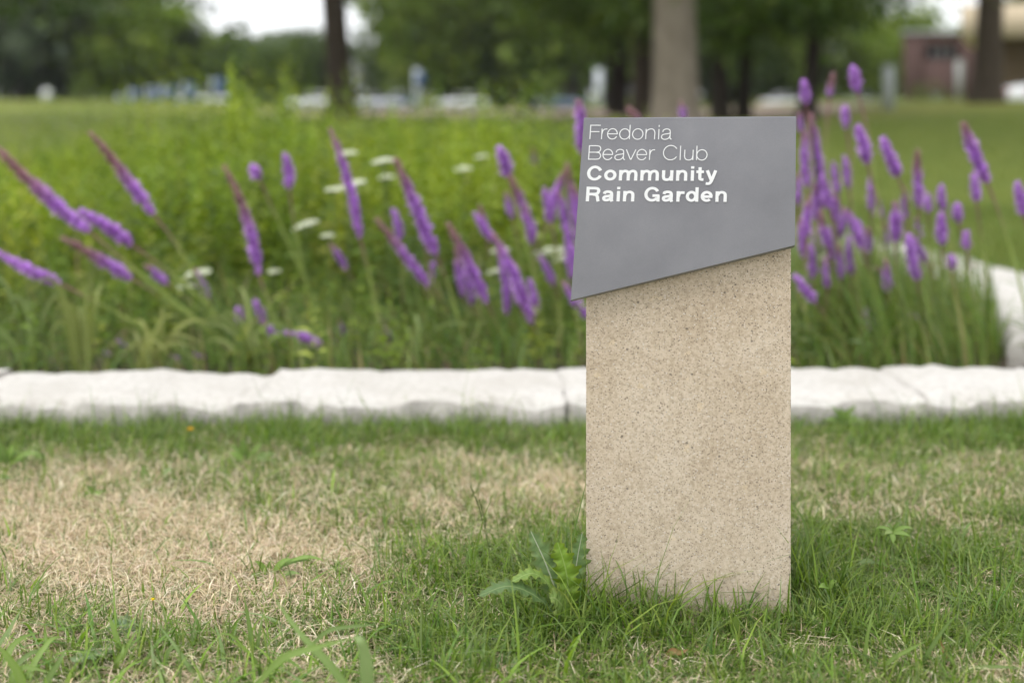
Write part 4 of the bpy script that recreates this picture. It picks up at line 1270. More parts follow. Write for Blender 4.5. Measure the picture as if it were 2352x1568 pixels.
blade_plant('crabgrass', 'arching grass tuft against the right side of the pillar', 'weed', at(1865, 1330, 2.98), [
    ([(1868, 1340, 2.98), (1860, 1260, 2.98), (1845, 1195, 2.98), (1818, 1152, 2.98)], .008, (.15, .23, .055)), ([(1862, 1340, 2.98), (1850, 1280, 2.97), (1838, 1230, 2.97), (1822, 1200, 2.97)], .006, BG2),
    ([(1872, 1340, 2.98), (1880, 1290, 2.97), (1890, 1250, 2.97), (1896, 1205, 2.97)], .006, BG2), ([(1870, 1340, 2.98), (1884, 1300, 2.97), (1900, 1270, 2.97), (1924, 1258, 2.97)], .007, (.15, .22, .09))], GRP)
blade_plant('crabgrass', 'pale wide blade pair in the lawn right of the pillar, low down', 'weed', at(2050, 1545, 2.55), [
    ([(2100, 1560, 2.53), (2130, 1500, 2.52), (2170, 1440, 2.51), (2200, 1410, 2.5)], .009, BG2), ([(1990, 1560, 2.52), (2040, 1520, 2.5), (2090, 1490, 2.5), (2130, 1470, 2.5)], .009, BG),
    ([(1985, 1545, 2.53), (1988, 1490, 2.53), (1996, 1440, 2.53), (2008, 1395, 2.54)], .008, BG), ([(2120, 1555, 2.53), (2200, 1540, 2.5), (2280, 1530, 2.48), (2352, 1535, 2.46)], .010, BG2)], GRP)


def leafy_weed(name, label, cat, base, specs, group=None):
    """specs: leaf base px,py, tip px,py, width px, distance, colour."""
    o = tag(empty(name, tuple(base)), label, cat, group)
    for (ax_, ay, bx_, by_, wp, Y, c) in specs:
        a, b = at(ax_, ay, Y), at(bx_, by_, Y - .015)
        n = 9
        t = np.linspace(0, 1, n)
        lift = np.array([0, 0, 1.0]) * np.linalg.norm(b - a) * .12
        pts = a + (b - a) * t[:, None] + lift * (4 * t * (1 - t))[:, None]
        hw = wp * Y / FPX * np.sin(np.clip(t * .97 + .03, 0, 1) ** .8 * math.pi) + .0006
        bf = Buf(); blade_leaf(bf, pts, hw, c, (0, -.8, 1), .2)
        link('leaf', bf.mesh('leaf', M_LEAF, True), o)
    return o


def fan(cx, cy, Y, n, rmin, rmax, wp, cols, seed, flat=.45, up=.6):
    r = np.random.default_rng(seed)
    out = []
    for q in range(n):
        a = math.pi * (q + .5) / n + r.uniform(-.15, .15)
        L = r.uniform(rmin, rmax)
        out.append((cx, cy, cx + math.cos(a) * L, cy - (abs(math.sin(a)) * L * up) + r.uniform(-3, 8), wp * r.uniform(.8, 1.2), Y + r.uniform(-.04, .04), tuple(np.array(cols[q % len(cols)]) * r.uniform(.85, 1.15))))
    return out


G1, G2 = (.14, .23, .05), (.18, .29, .055)
WG = 'small leafy weeds in the lawn'
leafy_weed('lawn_weed', 'small weed with long pointed leaves in the straw, left of the thistle', 'weed', at(618, 1330, 3.0), [
    (625, 1318, 668, 1283, 16, 3.0, G2), (640, 1305, 716, 1288, 14, 3.0, G1), (665, 1290, 745, 1288, 10, 2.99, G2), (615, 1322, 585, 1288, 14, 3.0, G2), (618, 1322, 622, 1288, 15, 3.02, G1), (615, 1330, 575, 1320, 14, 2.98, G1), (620, 1332, 580, 1345, 12, 2.96, G2), (630, 1330, 690, 1318, 13, 2.98, G1)], WG)
leafy_weed('lawn_weed', 'bushy broad-leaved weed below the left edging stones, mid lawn', 'weed', at(567, 1075, 3.95), fan(567, 1068, 3.95, 14, 40, 80, 15, [G1, G2, (.12, .20, .04)], 5, up=.75), WG)
leafy_weed('lawn_weed', 'patch of bright clover-like weed at the left edge below the edging', 'weed', at(20, 1090, 3.9), fan(15, 1070, 3.9, 12, 30, 90, 16, [G2, G1], 6, up=.8) + fan(60, 1060, 4.0, 10, 25, 70, 15, [G1, G2], 7) + fan(-10, 1110, 3.75, 10, 30, 60, 16, [G2, G1], 8), WG)
leafy_weed('lawn_weed', 'small low weed near the left edge in the straw', 'weed', at(35, 1170, 3.55), fan(35, 1165, 3.55, 8, 18, 42, 13, [G2, G1], 9), WG)
leafy_weed('lawn_weed', 'pair of pale upright oval leaves in the dry patch', 'weed', at(340, 1110, 3.75), [(330, 1108, 333, 1070, 18, 3.75, (.19, .28, .09)), (372, 1100, 395, 1078, 20, 3.75, (.20, .28, .11)), (340, 1110, 325, 1118, 12, 3.7, G1)], WG)
leafy_weed('lawn_weed', 'leafy seedling in the dry patch left of the oval leaves', 'weed', at(215, 1140, 3.62), fan(215, 1135, 3.62, 9, 15, 36, 12, [G1, G2], 12), WG)
leafy_weed('lawn_weed', 'star shaped pale green weed in the lawn right of the pillar', 'weed', at(2015, 1330, 2.98), [
    (2052, 1222, 2010, 1213, 9, 2.98, G2), (2052, 1222, 2096, 1212, 10, 2.98, G2), (2052, 1222, 2070, 1200, 9, 3.0, G1), (2052, 1225, 2092, 1232, 11, 2.97, G2), (2050, 1226, 2052, 1248, 12, 2.96, G2), (2050, 1222, 2030, 1228, 10, 2.97, (.25, .33, .10)), (2052, 1220, 2034, 1204, 8, 3.0, G1),
    (2012, 1292, 1968, 1296, 13, 2.97, (.13, .20, .07)), (2012, 1292, 2040, 1302, 12, 2.97, G1), (2012, 1290, 2010, 1270, 10, 2.97, G1), (2020, 1330, 2045, 1250, 3, 2.97, G2)], WG)
leafy_weed('lawn_weed', 'low round-leaved weed at the right foot of the pillar', 'weed', at(1890, 1330, 2.85), fan(1870, 1335, 2.9, 6, 16, 34, 15, [G2, G1], 15) + fan(1905, 1350, 2.82, 6, 16, 30, 14, [G1, G2], 16), WG)
leafy_weed('plantain', 'two smooth oval leaves standing before the foot of the pillar', 'weed', at(1690, 1500, 2.66), [(1690, 1490, 1688, 1412, 25, 2.66, (.17, .27, .045)), (1665, 1480, 1645, 1425, 18, 2.67, (.17, .25, .08))])
leafy_weed('lawn_weed', 'faint clover patch far right below the edging', 'weed', at(2300, 1020, 4.15), fan(2300, 1010, 4.15, 10, 15, 45, 13, [G2, G1], 18), WG)
leafy_weed('lawn_weed', 'broad leaf patch below the stones right of the pillar', 'weed', at(1935, 980, 4.3), fan(1935, 975, 4.3, 12, 20, 60, 13, [G1, (.12, .2, .04)], 19, up=.9), WG)


def flower_dot(name, label, px, py, Y, R, col):
    c = at(px, py, Y)
    o = tag(empty(name, (c[0], Y, 0)), label, 'flower')
    n = 26
    a = np.arange(n) * 2.4
    bf = Buf()
    leaves(bf, np.repeat(c[None], n, 0), np.stack([np.cos(a), np.sin(a), RNG.uniform(.05, 1, n)], 1), np.full(n, R), np.full(n, R * .5), np.array(col) * RNG.uniform(.85, 1.1, (n, 1)), .05)
    link('petals', bf.mesh('petals', M_PETAL), o)
    bs = Buf(); tube(bs, bez(c, (c[0], Y, c[2] * .5), (c[0] + .02, Y, 0), 6), .0014, (.11, .16, .05), 5, False)
    link('stem', bs.mesh('stem', M_STEM), o)


flower_dot('dandelion', 'single yellow dandelion flower in front of the left edging', 437, 987, 4.18, .012, (.75, .45, .02))
flower_dot('yellow_clover', 'tiny yellow clover bloom above the pale rosette', 351, 1377, 2.75, .006, (.75, .60, .03))

for (bx_, by_, tx, ty, Y, label) in [(1128, 1310, 1080, 1117, 3.0, 'taller of two thin grass stalks with seed heads left of the pillar'), (1128, 1312, 1101, 1150, 3.02, 'shorter of two thin grass stalks with seed heads left of the pillar')]:
    a, b = at(bx_, by_, Y), at(tx, ty, Y)
    a[2] = 0
    o = tag(empty('seed_grass', tuple(a)), label, 'grass stalk', 'thin grass stalks with seed heads')
    pts = bez(a, (a[0] - .004, Y, b[2] * .6), b, 12)
    bs = Buf(); tube(bs, pts, .0008, (.12, .16, .05), 5, False); link('stem', bs.mesh('stem', M_STEM), o)
    n = 60
    t = RNG.uniform(.58, 1, n)
    pos = pts[0] * 0 + np.stack([np.interp(t, np.linspace(0, 1, 12), pts[:, k]) for k in range(3)], 1)
    bf = Buf(); leaves(bf, pos, RNG.normal(0, .35, (n, 3)) + np.array([-.2, 0, 1]), np.full(n, .007), np.full(n, .0025), palette(n, [(.13, .17, .06), (.19, .20, .09)], [1, 1]), 0)
    link('seed_head', bf.mesh('seed_head', M_LEAF), o)
o = tag(empty('bleached_stalk', tuple(at(2215, 1530, 2.56))), 'bleached pale curved stalk in the lawn at lower right', 'grass stalk')
bf = Buf(); blade_leaf(bf, smooth_path(P3([(2218, 1532, 2.57), (2212, 1505, 2.57), (2198, 1478, 2.57), (2165, 1452, 2.57)])), .005, (.50, .52, .30), (0, -1, .3))
link('leaf', bf.mesh('leaf', M_STRAW, True), o)
for (pts, w, label) in [([(1530, 1512, 2.56), (1545, 1498, 2.555), (1562, 1500, 2.55), (1582, 1490, 2.55)], .016, 'curled brown dead leaf in the grass before the pillar'),
                        ([(2172, 1520, 2.54), (2170, 1500, 2.545), (2164, 1485, 2.55), (2160, 1468, 2.55)], .009, 'narrow brown dead leaf standing in the grass at lower right'),
                        ([(1060, 1250, 3.2), (1078, 1246, 3.2), (1100, 1249, 3.2), (1118, 1244, 3.2)], .014, 'rusty dead leaf lying in the straw left of the seed stalks')]:
    bf = Buf(); blade_leaf(bf, smooth_path(P3(pts)), w, (.20, .095, .045), (0, -.7, 1), .5)
    me = bf.mesh('dead_leaf', M_STRAW, True)
    tag(link('dead_leaf', me), label, 'dead leaf', 'brown dead leaves in the lawn')

# ------------------------------------------------------------------ trees
def crown_mesh(name, clumps, per, leaf, cols, wts, seed, squash=.8):
    """clumps: (x, y, z, radius) each filled with leaf sprays."""
    r = np.random.default_rng(seed)
    bf = Buf()
    for (x, y, z, R) in clumps:
        n = max(6, int(per * (R ** 2)))
        p = r.normal(0, .48, (n, 3)) * R * np.array([1, 1, squash]) + (x, y, z)
        dv = r.normal(0, 1, (n, 3)); dv[:, 2] -= .25
        L = leaf * r.uniform(.6, 1.4, n)
        tint = r.uniform(.78, 1.22)
        leaves(bf, p, dv, L, L * .62, palette(n, cols, wts) * tint, .15)
    return bf.mesh(name, M_TREE)


def ball_clumps(c, rx, ry, rz, n, R, seed, bottom=-1.0):
    r = np.random.default_rng(seed)
    out = []
    while len(out) < n:
        v = r.normal(0, 1, 3); v /= np.linalg.norm(v)
        q = r.uniform(.35, 1.0) ** .6
        if v[2] * q < bottom: continue
        out.append((c[0] + v[0] * q * rx, c[1] + v[1] * q * ry, c[2] + v[2] * q * rz, R * r.uniform(.65, 1.3)))
    return out


def trunk_mesh(name, mat, base, top, r0, r1, flare=1.5, H=None, limbs=5, seed=0, bend=0.0, crown_r=3.0):
    r = np.random.default_rng(seed)
    base, top = np.array(base, float), np.array(top, float)
    n = 22
    t = np.linspace(0, 1, n)
    zz = base[2] - .25 + (top[2] - base[2] + .25) * t ** 1.35
    u = (zz - base[2]) / (top[2] - base[2])
    pts = np.stack([base[0] + (top[0] - base[0]) * u + bend * np.sin(u * 3.1), base[1] + (top[1] - base[1]) * u, zz], 1)
    hgt = np.maximum(zz - base[2], 0)
    rad = r0 + (r1 - r0) * np.clip(u, 0, 1) + r0 * (flare - 1) * np.exp(-hgt / .28)
    bf = Buf()
    tube(bf, pts, rad, (.1, .1, .1), 14, False)
    V = bf.V[0]
    a = np.tile(np.arange(14), n) / 14 * 6.283
    hh = np.repeat(hgt, 14)
    bump = 1 + .05 * np.sin(a * 5 + r.uniform(0, 6)) * np.exp(-hh / .6) + .02 * np.sin(a * 3 + hh * 2)
    ctr = np.repeat(pts, 14, 0)
    bf.V[0] = ctr + (V - ctr) * bump[:, None]
    for k in range(limbs):
        s = r.uniform(.45, .95)
        p = np.array([np.interp(s, np.clip(u, 0, 1), pts[:, q]) for q in range(3)])
        an = r.uniform(0, 6.28) + k * 2.4
        ln = crown_r * r.uniform(.5, .95)
        e = p + np.array([math.cos(an) * ln, math.sin(an) * ln, ln * r.uniform(.25, .9)])
        tube(bf, bez(p, (p + e) / 2 + np.array([0, 0, -.12 * ln]), e, 7), np.linspace(r1 * .8, .03, 7), (.1, .1, .1), 7, False)
    return bf.mesh(name, mat, True)


TG = [(.062, .100, .016), (.046, .080, .015), (.092, .130, .020), (.034, .060, .013)]
TW = [3, 3, 2, 2]
GROVE = [   # top px, base px, base py, width px, distance, bark, height, crown radius, label, fringe clumps (px, py, radius m)
    (765, 787, 273, 66, 30, BARK_BROWN, 14, 4.5, 'brown trunk standing alone at the left, behind the purple spikes', []),
    (1424, 1421, 268, 44, 33, BARK_DARK, 11, 3.5, 'slim dark trunk leftmost in the grove behind the sign', [(1290, 20, 1.0), (1350, 40, 1.0), (1395, 75, .9), (1240, -5, 1.0), (1420, 30, 1.0), (1330, -10, 1.2), (1180, -20, 1.0), (1380, 0, 1.2), (1270, -30, 1.2)]),
    (1476, 1476, 272, 50, 31, BARK_BROWN, 13, 4.0, 'grey-brown trunk close to the left side of the pale trunk', [(1440, 10, 1.0), (1500, 30, .9), (1470, 60, .7), (1410, -20, 1.0), (1530, -10, 1.0)]),
    (1548, 1556, 286, 112, 22, BARK_PALE, 16, 5.5, 'broad pale smooth trunk flaring at its foot behind the sign', [(1440, -60, .9), (1650, -50, .9)]),
    (1650, 1655, 272, 44, 28, BARK_DARK, 12, 3.8, 'dark trunk directly right of the pale trunk', [(1650, 30, .9), (1690, 60, .8), (1700, 10, 1.0), (1625, 90, .6), (1740, 0, 1.0), (1660, -20, 1.1), (1660, 120, .5)]),
    (1722, 1706, 272, 34, 29, BARK_DARK, 11, 3.4, 'thin leaning dark trunk between two others on the right', [(1760, 40, .9), (1730, 100, .5), (1790, 10, 1.0), (1700, 140, .5), (1750, -10, 1.0), (1820, 30, .8)]),
    (1882, 1852, 272, 42, 27, BARK_DARK, 13, 4.2, 'slanted dark trunk right of the sign plate', [(1840, 10, .9), (1900, 15, .8), (1960, 8, .6), (1990, 24, .45), (1860, -10, 1.0), (1920, -10, .9), (1980, -15, .8), (1940, 30, .5), (1930, 40, .4), (1870, -30, 1.0), (2050, -10, .5), (2060, 18, .35)]),
    (2275, 2268, 242, 70, 32, BARK_MID, 14, 4.5, 'thick brown trunk at the right before the tan building', [(2200, -40, .8), (2110, -30, .6)]),
]
for k, (tx, bx_, by_, w, Y, bk, H, CR, label, fr_) in enumerate(GROVE):
    b = at(bx_, by_, Y)
    b[2] = float(gz(b[0], Y))
    tpt = at(tx, 0, Y)
    slope = (tpt[0] - b[0]) / (tpt[2] - b[2])
    r0 = w * .5 * Y / FPX * .96
    top = np.array([b[0] + slope * H * .7 * .6, Y, b[2] + H * .7])
    top[0] = b[0] + slope * H * .7
    o = tag(empty('shade_tree', tuple(b)), label, 'tree', 'trees of the grove behind the sign')
    link('trunk', trunk_mesh('trunk', bk, b, top, r0, r0 * .45, 1.45, limbs=6, seed=80 + k, crown_r=CR), o)
    cl = ball_clumps((top[0], Y, b[2] + H * .72), CR, CR, H * .34, 70, 1.0, 90 + k)
    cl += [(*at(px + RNG.uniform(-12, 12), py + RNG.uniform(-14, 6), Y + RNG.uniform(-1.2, 1.2)), R * RNG.uniform(.75, 1.05)) for px, py, R in fr_ for _ in range(4)]
    link('crown', crown_mesh('crown', cl, 85, .17, TG, TW, 100 + k), o)

# overhanging tree whose branches hang into the top left
b = np.array([-10.2, 25.0, float(gz(-10.2, 25.0))])
o = tag(empty('shade_tree', tuple(b)), 'dark overhanging branches reaching in from the top left', 'tree')
link('trunk', trunk_mesh('trunk', BARK_MID, b, b + np.array([.3, 0, 8.5]), .33, .16, limbs=7, seed=5, crown_r=4.2), o)
cl = ball_clumps((b[0] + .3, 25, b[2] + 8.5), 4.8, 4.5, 4.6, 90, 1.0, 77, -.75)
cl += [(*at(px + RNG.uniform(-10, 10), py + RNG.uniform(-12, 6), 25 + RNG.uniform(-1, 1)), R * RNG.uniform(.7, 1.05)) for _ in range(3) for px, py, R in [(40, -30, .8), (110, -25, .7), (170, 5, .45), (230, -15, .6), (275, 12, .45), (320, -10, .6), (370, 5, .38), (420, -20, .5), (460, -12, .35), (300, 38, .22), (345, 30, .22),
                                                                  (215, 30, .25), (255, 45, .18), (140, 25, .3), (60, 15, .4), (485, 15, .12), (540, 66, .16), (560, 60, .12), (520, 74, .12)]]
br_ = Buf()
for px, py in ((300, 20), (440, -10), (545, 66), (160, 0)):
    e = at(px, py, 25)
    tube(br_, bez(b + np.array([.2, 0, 3.6]), (b + e) / 2 + np.array([0, 0, 2.6]), e, 9), np.linspace(.07, .012, 9), (.1, .1, .1), 6, False)
link('branch', br_.mesh('branch', BARK_MID), o)
link('crown', crown_mesh('crown', cl, 95, .13, TG, TW, 78), o)

# background trees: three kinds of crown share their meshes
KINDS = {
    'dark': [(.068, .108, .022), (.048, .082, .019), (.100, .145, .028)],
    'fresh': [(.150, .215, .024), (.105, .165, .022), (.205, .265, .034)],
    'grey': [(.130, .168, .088), (.102, .140, .075), (.165, .200, .110)],  # haze of distance is put into these paler, greyer leaf colours
}
PROTO = {}
for kk, (kind, cols) in enumerate(KINDS.items()):
    for v in range(2):
        cl = ball_clumps((0, 0, .56), .48, .48, .44, 85, .125, 200 + kk * 10 + v)
        cl += [(c * .7, s * .5, RNG.uniform(.10, .3), .10) for c, s in RNG.uniform(-.6, .6, (14, 2))]
        r = np.random.default_rng(kk)
        bf = Buf()
        for (x, y, z, R) in cl:
            n = 42
            p = r.normal(0, .5, (n, 3)) * R * np.array([1, 1, .8]) + (x, y, z)
            L = .052 * r.uniform(.6, 1.4, n)
            leaves(bf, p, r.normal(0, 1, (n, 3)), L, L * .7, palette(n, cols, [3, 2, 2]) * r.uniform(.8, 1.2), .1)
        tb = Buf()
        tube(tb, [(0, 0, -.03), (0, 0, .02), (.01, 0, .25), (.0, .01, .6)], [.045, .032, .026, .012], (.1, .1, .1), 9, False)
        for q in range(5):
            a = q * 1.3
            tube(tb, bez((0, 0, .25 + .05 * q), (.12 * math.cos(a), .12 * math.sin(a), .4 + .04 * q), (.3 * math.cos(a), .3 * math.sin(a), .55 + .05 * q), 5), np.linspace(.012, .003, 5), (.1, .1, .1), 6, False)
        PROTO[kind, v] = (bf.mesh('crown', M_TREE), tb.mesh('trunk', BARK_MID, True))
BACK = [   # px, distance, height, width/height, kind, label
    (-30, 74, 13, .95, 'grey', 'dense green tree at the far left edge behind the lawn'),
    (45, 84, 12, .9, 'grey', 'grey-green tree second from the left behind the lawn'),
    (120, 78, 12, .95, 'fresh', 'lighter green tree behind the white disc on the lawn edge'),
    (190, 90, 10, .95, 'grey', 'broad rounded tree behind the small lawn shrub at the left'),
    (250, 82, 8.5, 1.0, 'fresh', 'rounded green tree over the leftmost blue signs'),
    (345, 98, 7.3, 1.35, 'fresh', 'spreading tree behind the middle blue signs'),
    (410, 120, 7.2, 1.4, 'grey', 'hazy grey-green tree behind the tallest blue sign'),
    (480, 150, 7.9, 1.4, 'dark', 'low dark tree under the dip of the white sky'),
    (545, 170, 8.2, 1.3, 'grey', 'distant hazy tree right of the sky dip'),
    (605, 190, 9.4, 1.3, 'grey', 'distant hazy tree left of the brown trunk'),
    (668, 180, 9.4, 1.2, 'grey', 'distant broad tree seen just beside the left trunk'),
    (725, 160, 8.8, 1.1, 'dark', 'distant tree right behind the left trunk'),
    (560, 130, 6.2, 1.4, 'dark', 'low dark tree behind the tallest leafy stalk'),
    (680, 125, 6.0, 1.4, 'dark', 'low dark tree behind the slim leafy stalk'),
    (842, 110, 5.4, 1.1, 'grey', 'small grey-green tree in the gap right of the left trunk'),
    (955, 66, 9, .58, 'fresh', 'fresh green tree over the white and blue pylon'),
    (1045, 72, 13, .6, 'fresh', 'tall fresh green tree right of the white and blue pylon'),
    (1070, 64, 12.5, .9, 'dark', 'dark tree in the middle over the small white car'),
    (1150, 70, 13, .9, 'fresh', 'green tree right of the small white car'),
    (1230, 62, 12, .9, 'dark', 'dark tree left of the plain white pylon'),
    (1310, 68, 13, .9, 'fresh', 'yellowish green tree directly left of the plain white pylon'),
    (1390, 74, 13, .9, 'dark', 'dark tree behind the plain white pylon'),
    (1480, 80, 13, .9, 'dark', 'dark tree deep behind the grove trunks'),
    (1590, 78, 13, .9, 'dark', 'dark tree behind the broad pale trunk'),
    (1690, 84, 13, .9, 'fresh', 'green tree seen between the two dark trunks right of the pale one'),
    (1770, 88, 12, .6, 'fresh', 'fresh green tree left of the slanted dark trunk'),
    (1905, 90, 7.6, .95, 'fresh', 'fresh green tree right of the slanted dark trunk'),
    (1952, 84, 5.7, .95, 'fresh', 'rounded light green tree left of the brick building'),
    (2015, 100, 6.2, .75, 'fresh', 'light green tree touching the left wall of the brick building'),
    (2140, 160, 11.3, 1.2, 'fresh', 'light green tree rising behind the brick building'),
    (2045, 170, 11.4, 1.3, 'fresh', 'pale green tree behind the left corner of the brick building'),
    (1720, 130, 12, 1.1, 'dark', 'distant dark tree filling the gap in the grove'),
    (1790, 140, 12, .85, 'dark', 'distant dark tree behind the white parked car'),
    (2420, 120, 12, 1.0, 'dark', 'dark tree beyond the tan building'),
    (1540, 140, 14, 1.1, 'dark', 'distant dark tree hidden mostly by the pale trunk'),
    (1020, 135, 12, 1.2, 'dark', 'distant dark tree beyond the fresh green ones'),
    (1210, 140, 13, 1.2, 'dark', 'distant dark tree in the shade beyond the middle trees'),
    (1340, 135, 13, 1.2, 'dark', 'distant dark tree in the shade beyond the plain pylon'),
    (60, 140, 12, 1.2, 'dark', 'distant dark tree filling the gaps at the far left'),
    (215, 145, 10, 1.1, 'dark', 'distant dark tree beyond the lawn shrub'),
    (340, 160, 7.6, 1.4, 'dark', 'distant dark tree beyond the blue signs'),
]
for k, (px, Y, H, wr, kind, label) in enumerate(BACK):
    if Y < 130:                      # behind the road and its cars
        f = (130 + (k % 5) * 3) / Y
        Y, H = Y * f, (H - 1.0) * f + 1.4
    x = (px - 1176) * Y / FPX
    z = float(gz(x, Y))
    cm, tm = PROTO[kind, k % 2]
    o = tag(empty('background_tree', (x, Y, z)), label, 'tree', 'trees across the far side of the lawn')
    for nm, me in (('trunk', tm), ('crown', cm)):
        c = bpy.data.objects.new(nm, me); COL.objects.link(c); c.parent = o
        c.scale = (H * wr, H * wr, H)
        c.rotation_euler = (0, 0, (k * 1.7) % 6.28)
# low shrubs on the far lawn
for k, (px, py, Y, w, h, label) in enumerate([(185, 205, 70, 1.2, 1.3, 'small yellow-green shrub at the far edge of the left lawn'), (1258, 172, 55, 1.3, 1.6, 'bright green shrub left of the plain white pylon'), (1905, 235, 60, 2.2, 1.0, 'low green shrub between the parked cars on the right'),
                                              (2130, 205, 62, 1.8, 1.4, 'green shrub before the brick building')]):
    x = (px - 1176) * Y / FPX
    z = float(gz(x, Y))
    o = tag(empty('shrub', (x, Y, z)), label, 'shrub', 'shrubs beyond the garden')
    cl = ball_clumps((x, Y, z + h * .5), w * .5, w * .5, h * .5, 22, .28, 400 + k)
    link('foliage', crown_mesh('foliage', cl, 420, .09, [(.10, .14, .02), (.075, .11, .018)], [1, 1], 410 + k), o)
    tb = Buf()
    for q in range(4): tube(tb, [(x, Y, z - .05), (x + .2 * math.cos(q * 1.6), Y + .2 * math.sin(q * 1.6), z + h * .5)], [.02, .008], (.1, .1, .1), 5, False)
    link('stem', tb.mesh('stem', BARK_MID), o)

# ------------------------------------------------------------------ buildings
M_BRICK = None
def brick_mat():
    m, nt, b = new_mat('red_brick')
    tc = nt.nodes.new('ShaderNodeTexCoord')
    mp = nt.nodes.new('ShaderNodeMapping'); mp.inputs['Rotation'].default_value = (math.pi / 2, 0, 0)
    nt.links.new(tc.outputs['Object'], mp.inputs['Vector'])
    bt = nt.nodes.new('ShaderNodeTexBrick')
    bt.inputs['Scale'].default_value = 2.2
    bt.inputs['Color1'].default_value = (.060, .026, .020, 1); bt.inputs['Color2'].default_value = (.046, .020, .016, 1); bt.inputs['Mortar'].default_value = (.08, .06, .055, 1)
    bt.inputs['Mortar Size'].default_value = .012
    nt.links.new(mp.outputs[0], bt.inputs['Vector'])
    nt.links.new(bt.outputs[0], b.inputs['Base Color'])
    b.inputs['Roughness'].default_value = .9
    return m


M_BRICK = brick_mat()
M_DARKGLASS = plain('dark_window_glass', (.012, .013, .016), .12, .1, 2, spec=.5)
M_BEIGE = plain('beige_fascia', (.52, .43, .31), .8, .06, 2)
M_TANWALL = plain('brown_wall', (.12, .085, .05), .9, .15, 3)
M_GREYMETAL = plain('painted_grey_metal', (.34, .36, .35), .5, .08, 4)
M_WHITEPAINT = plain('white_paint', (.60, .61, .62), .4, .04, 4)
M_PALEPAINT = plain('pale_grey_paint', (.42, .45, .48), .5, .05, 4)
M_BLUE = plain('blue_panel', (.030, .065, .17), .45, .08, 4)
M_SILVER = plain('silver_paint', (.50, .52, .55), .3, .04, 2, metal=.3)
M_CARBLUE = plain('slate_blue_paint', (.10, .14, .20), .3, .05, 2)
M_TYRE = plain('black_rubber', (.02, .02, .02), .8, .1, 9)
M_RED = plain('red_lens', (.35, .02, .02), .3, .05, 9)


def bmesh_part(name, mat, parent, fn):
    bf = Buf(); fn(bf)
    return link(name, bf.mesh(name, mat), parent)


Y = 112.0
x0, x1 = (2074 - 1176) * Y / FPX, (2460 - 1176) * Y / FPX
z0, zt = float(gz(x0, Y)) - .6, CAMH + (215 - 78) * Y / FPX
bb = tag(empty('brick_building', (x0, Y, z0)), 'low dark red brick building with a dark window band, far right', 'building')
bb.rotation_euler = (0, 0, -.30)
def _wall(bf):
    wx0, wx1 = (2122 - 1176) * Y / FPX, (2196 - 1176) * Y / FPX
    wz0, wz1 = CAMH + (215 - 138) * Y / FPX, CAMH + (215 - 112) * Y / FPX
    box(bf, x0, wx0, Y, Y + 9, z0, zt); box(bf, wx1, x1, Y, Y + 9, z0, zt)
    box(bf, wx0, wx1, Y + .002, Y + 9, z0, wz0); box(bf, wx0, wx1, Y + .002, Y + 9, wz1, zt)
    box(bf, wx0, wx1, Y + .5, Y + 8, wz0, wz1)
bmesh_part('wall', M_BRICK, bb, _wall)
win = bmesh_part('window', M_DARKGLASS, bb, lambda bf: box(bf, (2122 - 1176) * Y / FPX + .02, (2196 - 1176) * Y / FPX - .02, Y + .2, Y + .3, CAMH + 77 * Y / FPX + .02, CAMH + 103 * Y / FPX - .02))
for q in range(1, 4):
    xx = x0 + (2122 - 2074) * Y / FPX + q * (74 * Y / FPX) / 4
    bmesh_part('mullion', M_GREYMETAL, win, lambda bf: box(bf, xx - .03, xx + .03, Y + .14, Y + .19, CAMH + 77 * Y / FPX + .02, CAMH + 103 * Y / FPX - .02))
bmesh_part('roof', M_GREYMETAL, bb, lambda bf: box(bf, x0 - .15, x1 + .15, Y - .15, Y + 9.15, zt + .002, zt + .22))
bmesh_part('door', M_DARKGLASS, bb, lambda bf: box(bf, (2135 - 1176) * Y / FPX, (2160 - 1176) * Y / FPX, Y - .05, Y - .003, z0, z0 + 2.2))

Y = 46.0
tx0 = (2207 - 1176) * Y / FPX
tb_ = tag(empty('tan_building', (tx0, Y, float(gz(tx0, Y)))), 'tan building with deep beige eave cut by the right picture edge', 'building')
tb_.rotation_euler = (0, 0, -.34)
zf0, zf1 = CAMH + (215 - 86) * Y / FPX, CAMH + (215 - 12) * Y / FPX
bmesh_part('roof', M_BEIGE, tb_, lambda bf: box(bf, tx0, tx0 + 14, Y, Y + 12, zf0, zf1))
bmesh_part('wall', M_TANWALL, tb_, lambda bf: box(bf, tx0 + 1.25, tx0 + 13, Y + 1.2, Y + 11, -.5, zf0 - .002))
for q in range(3):
    wx = tx0 + 2.6 + q * 2.6
    f = bmesh_part('window', M_DARKGLASS, tb_, lambda bf: box(bf, wx, wx + 1.5, Y + 1.15, Y + 1.197, 1.4, 2.6))
    bmesh_part('frame', M_BEIGE, f, lambda bf: (box(bf, wx - .08, wx - .002, Y + 1.1, Y + 1.19, 1.3, 2.7), box(bf, wx + 1.502, wx + 1.58, Y + 1.1, Y + 1.19, 1.3, 2.7)))

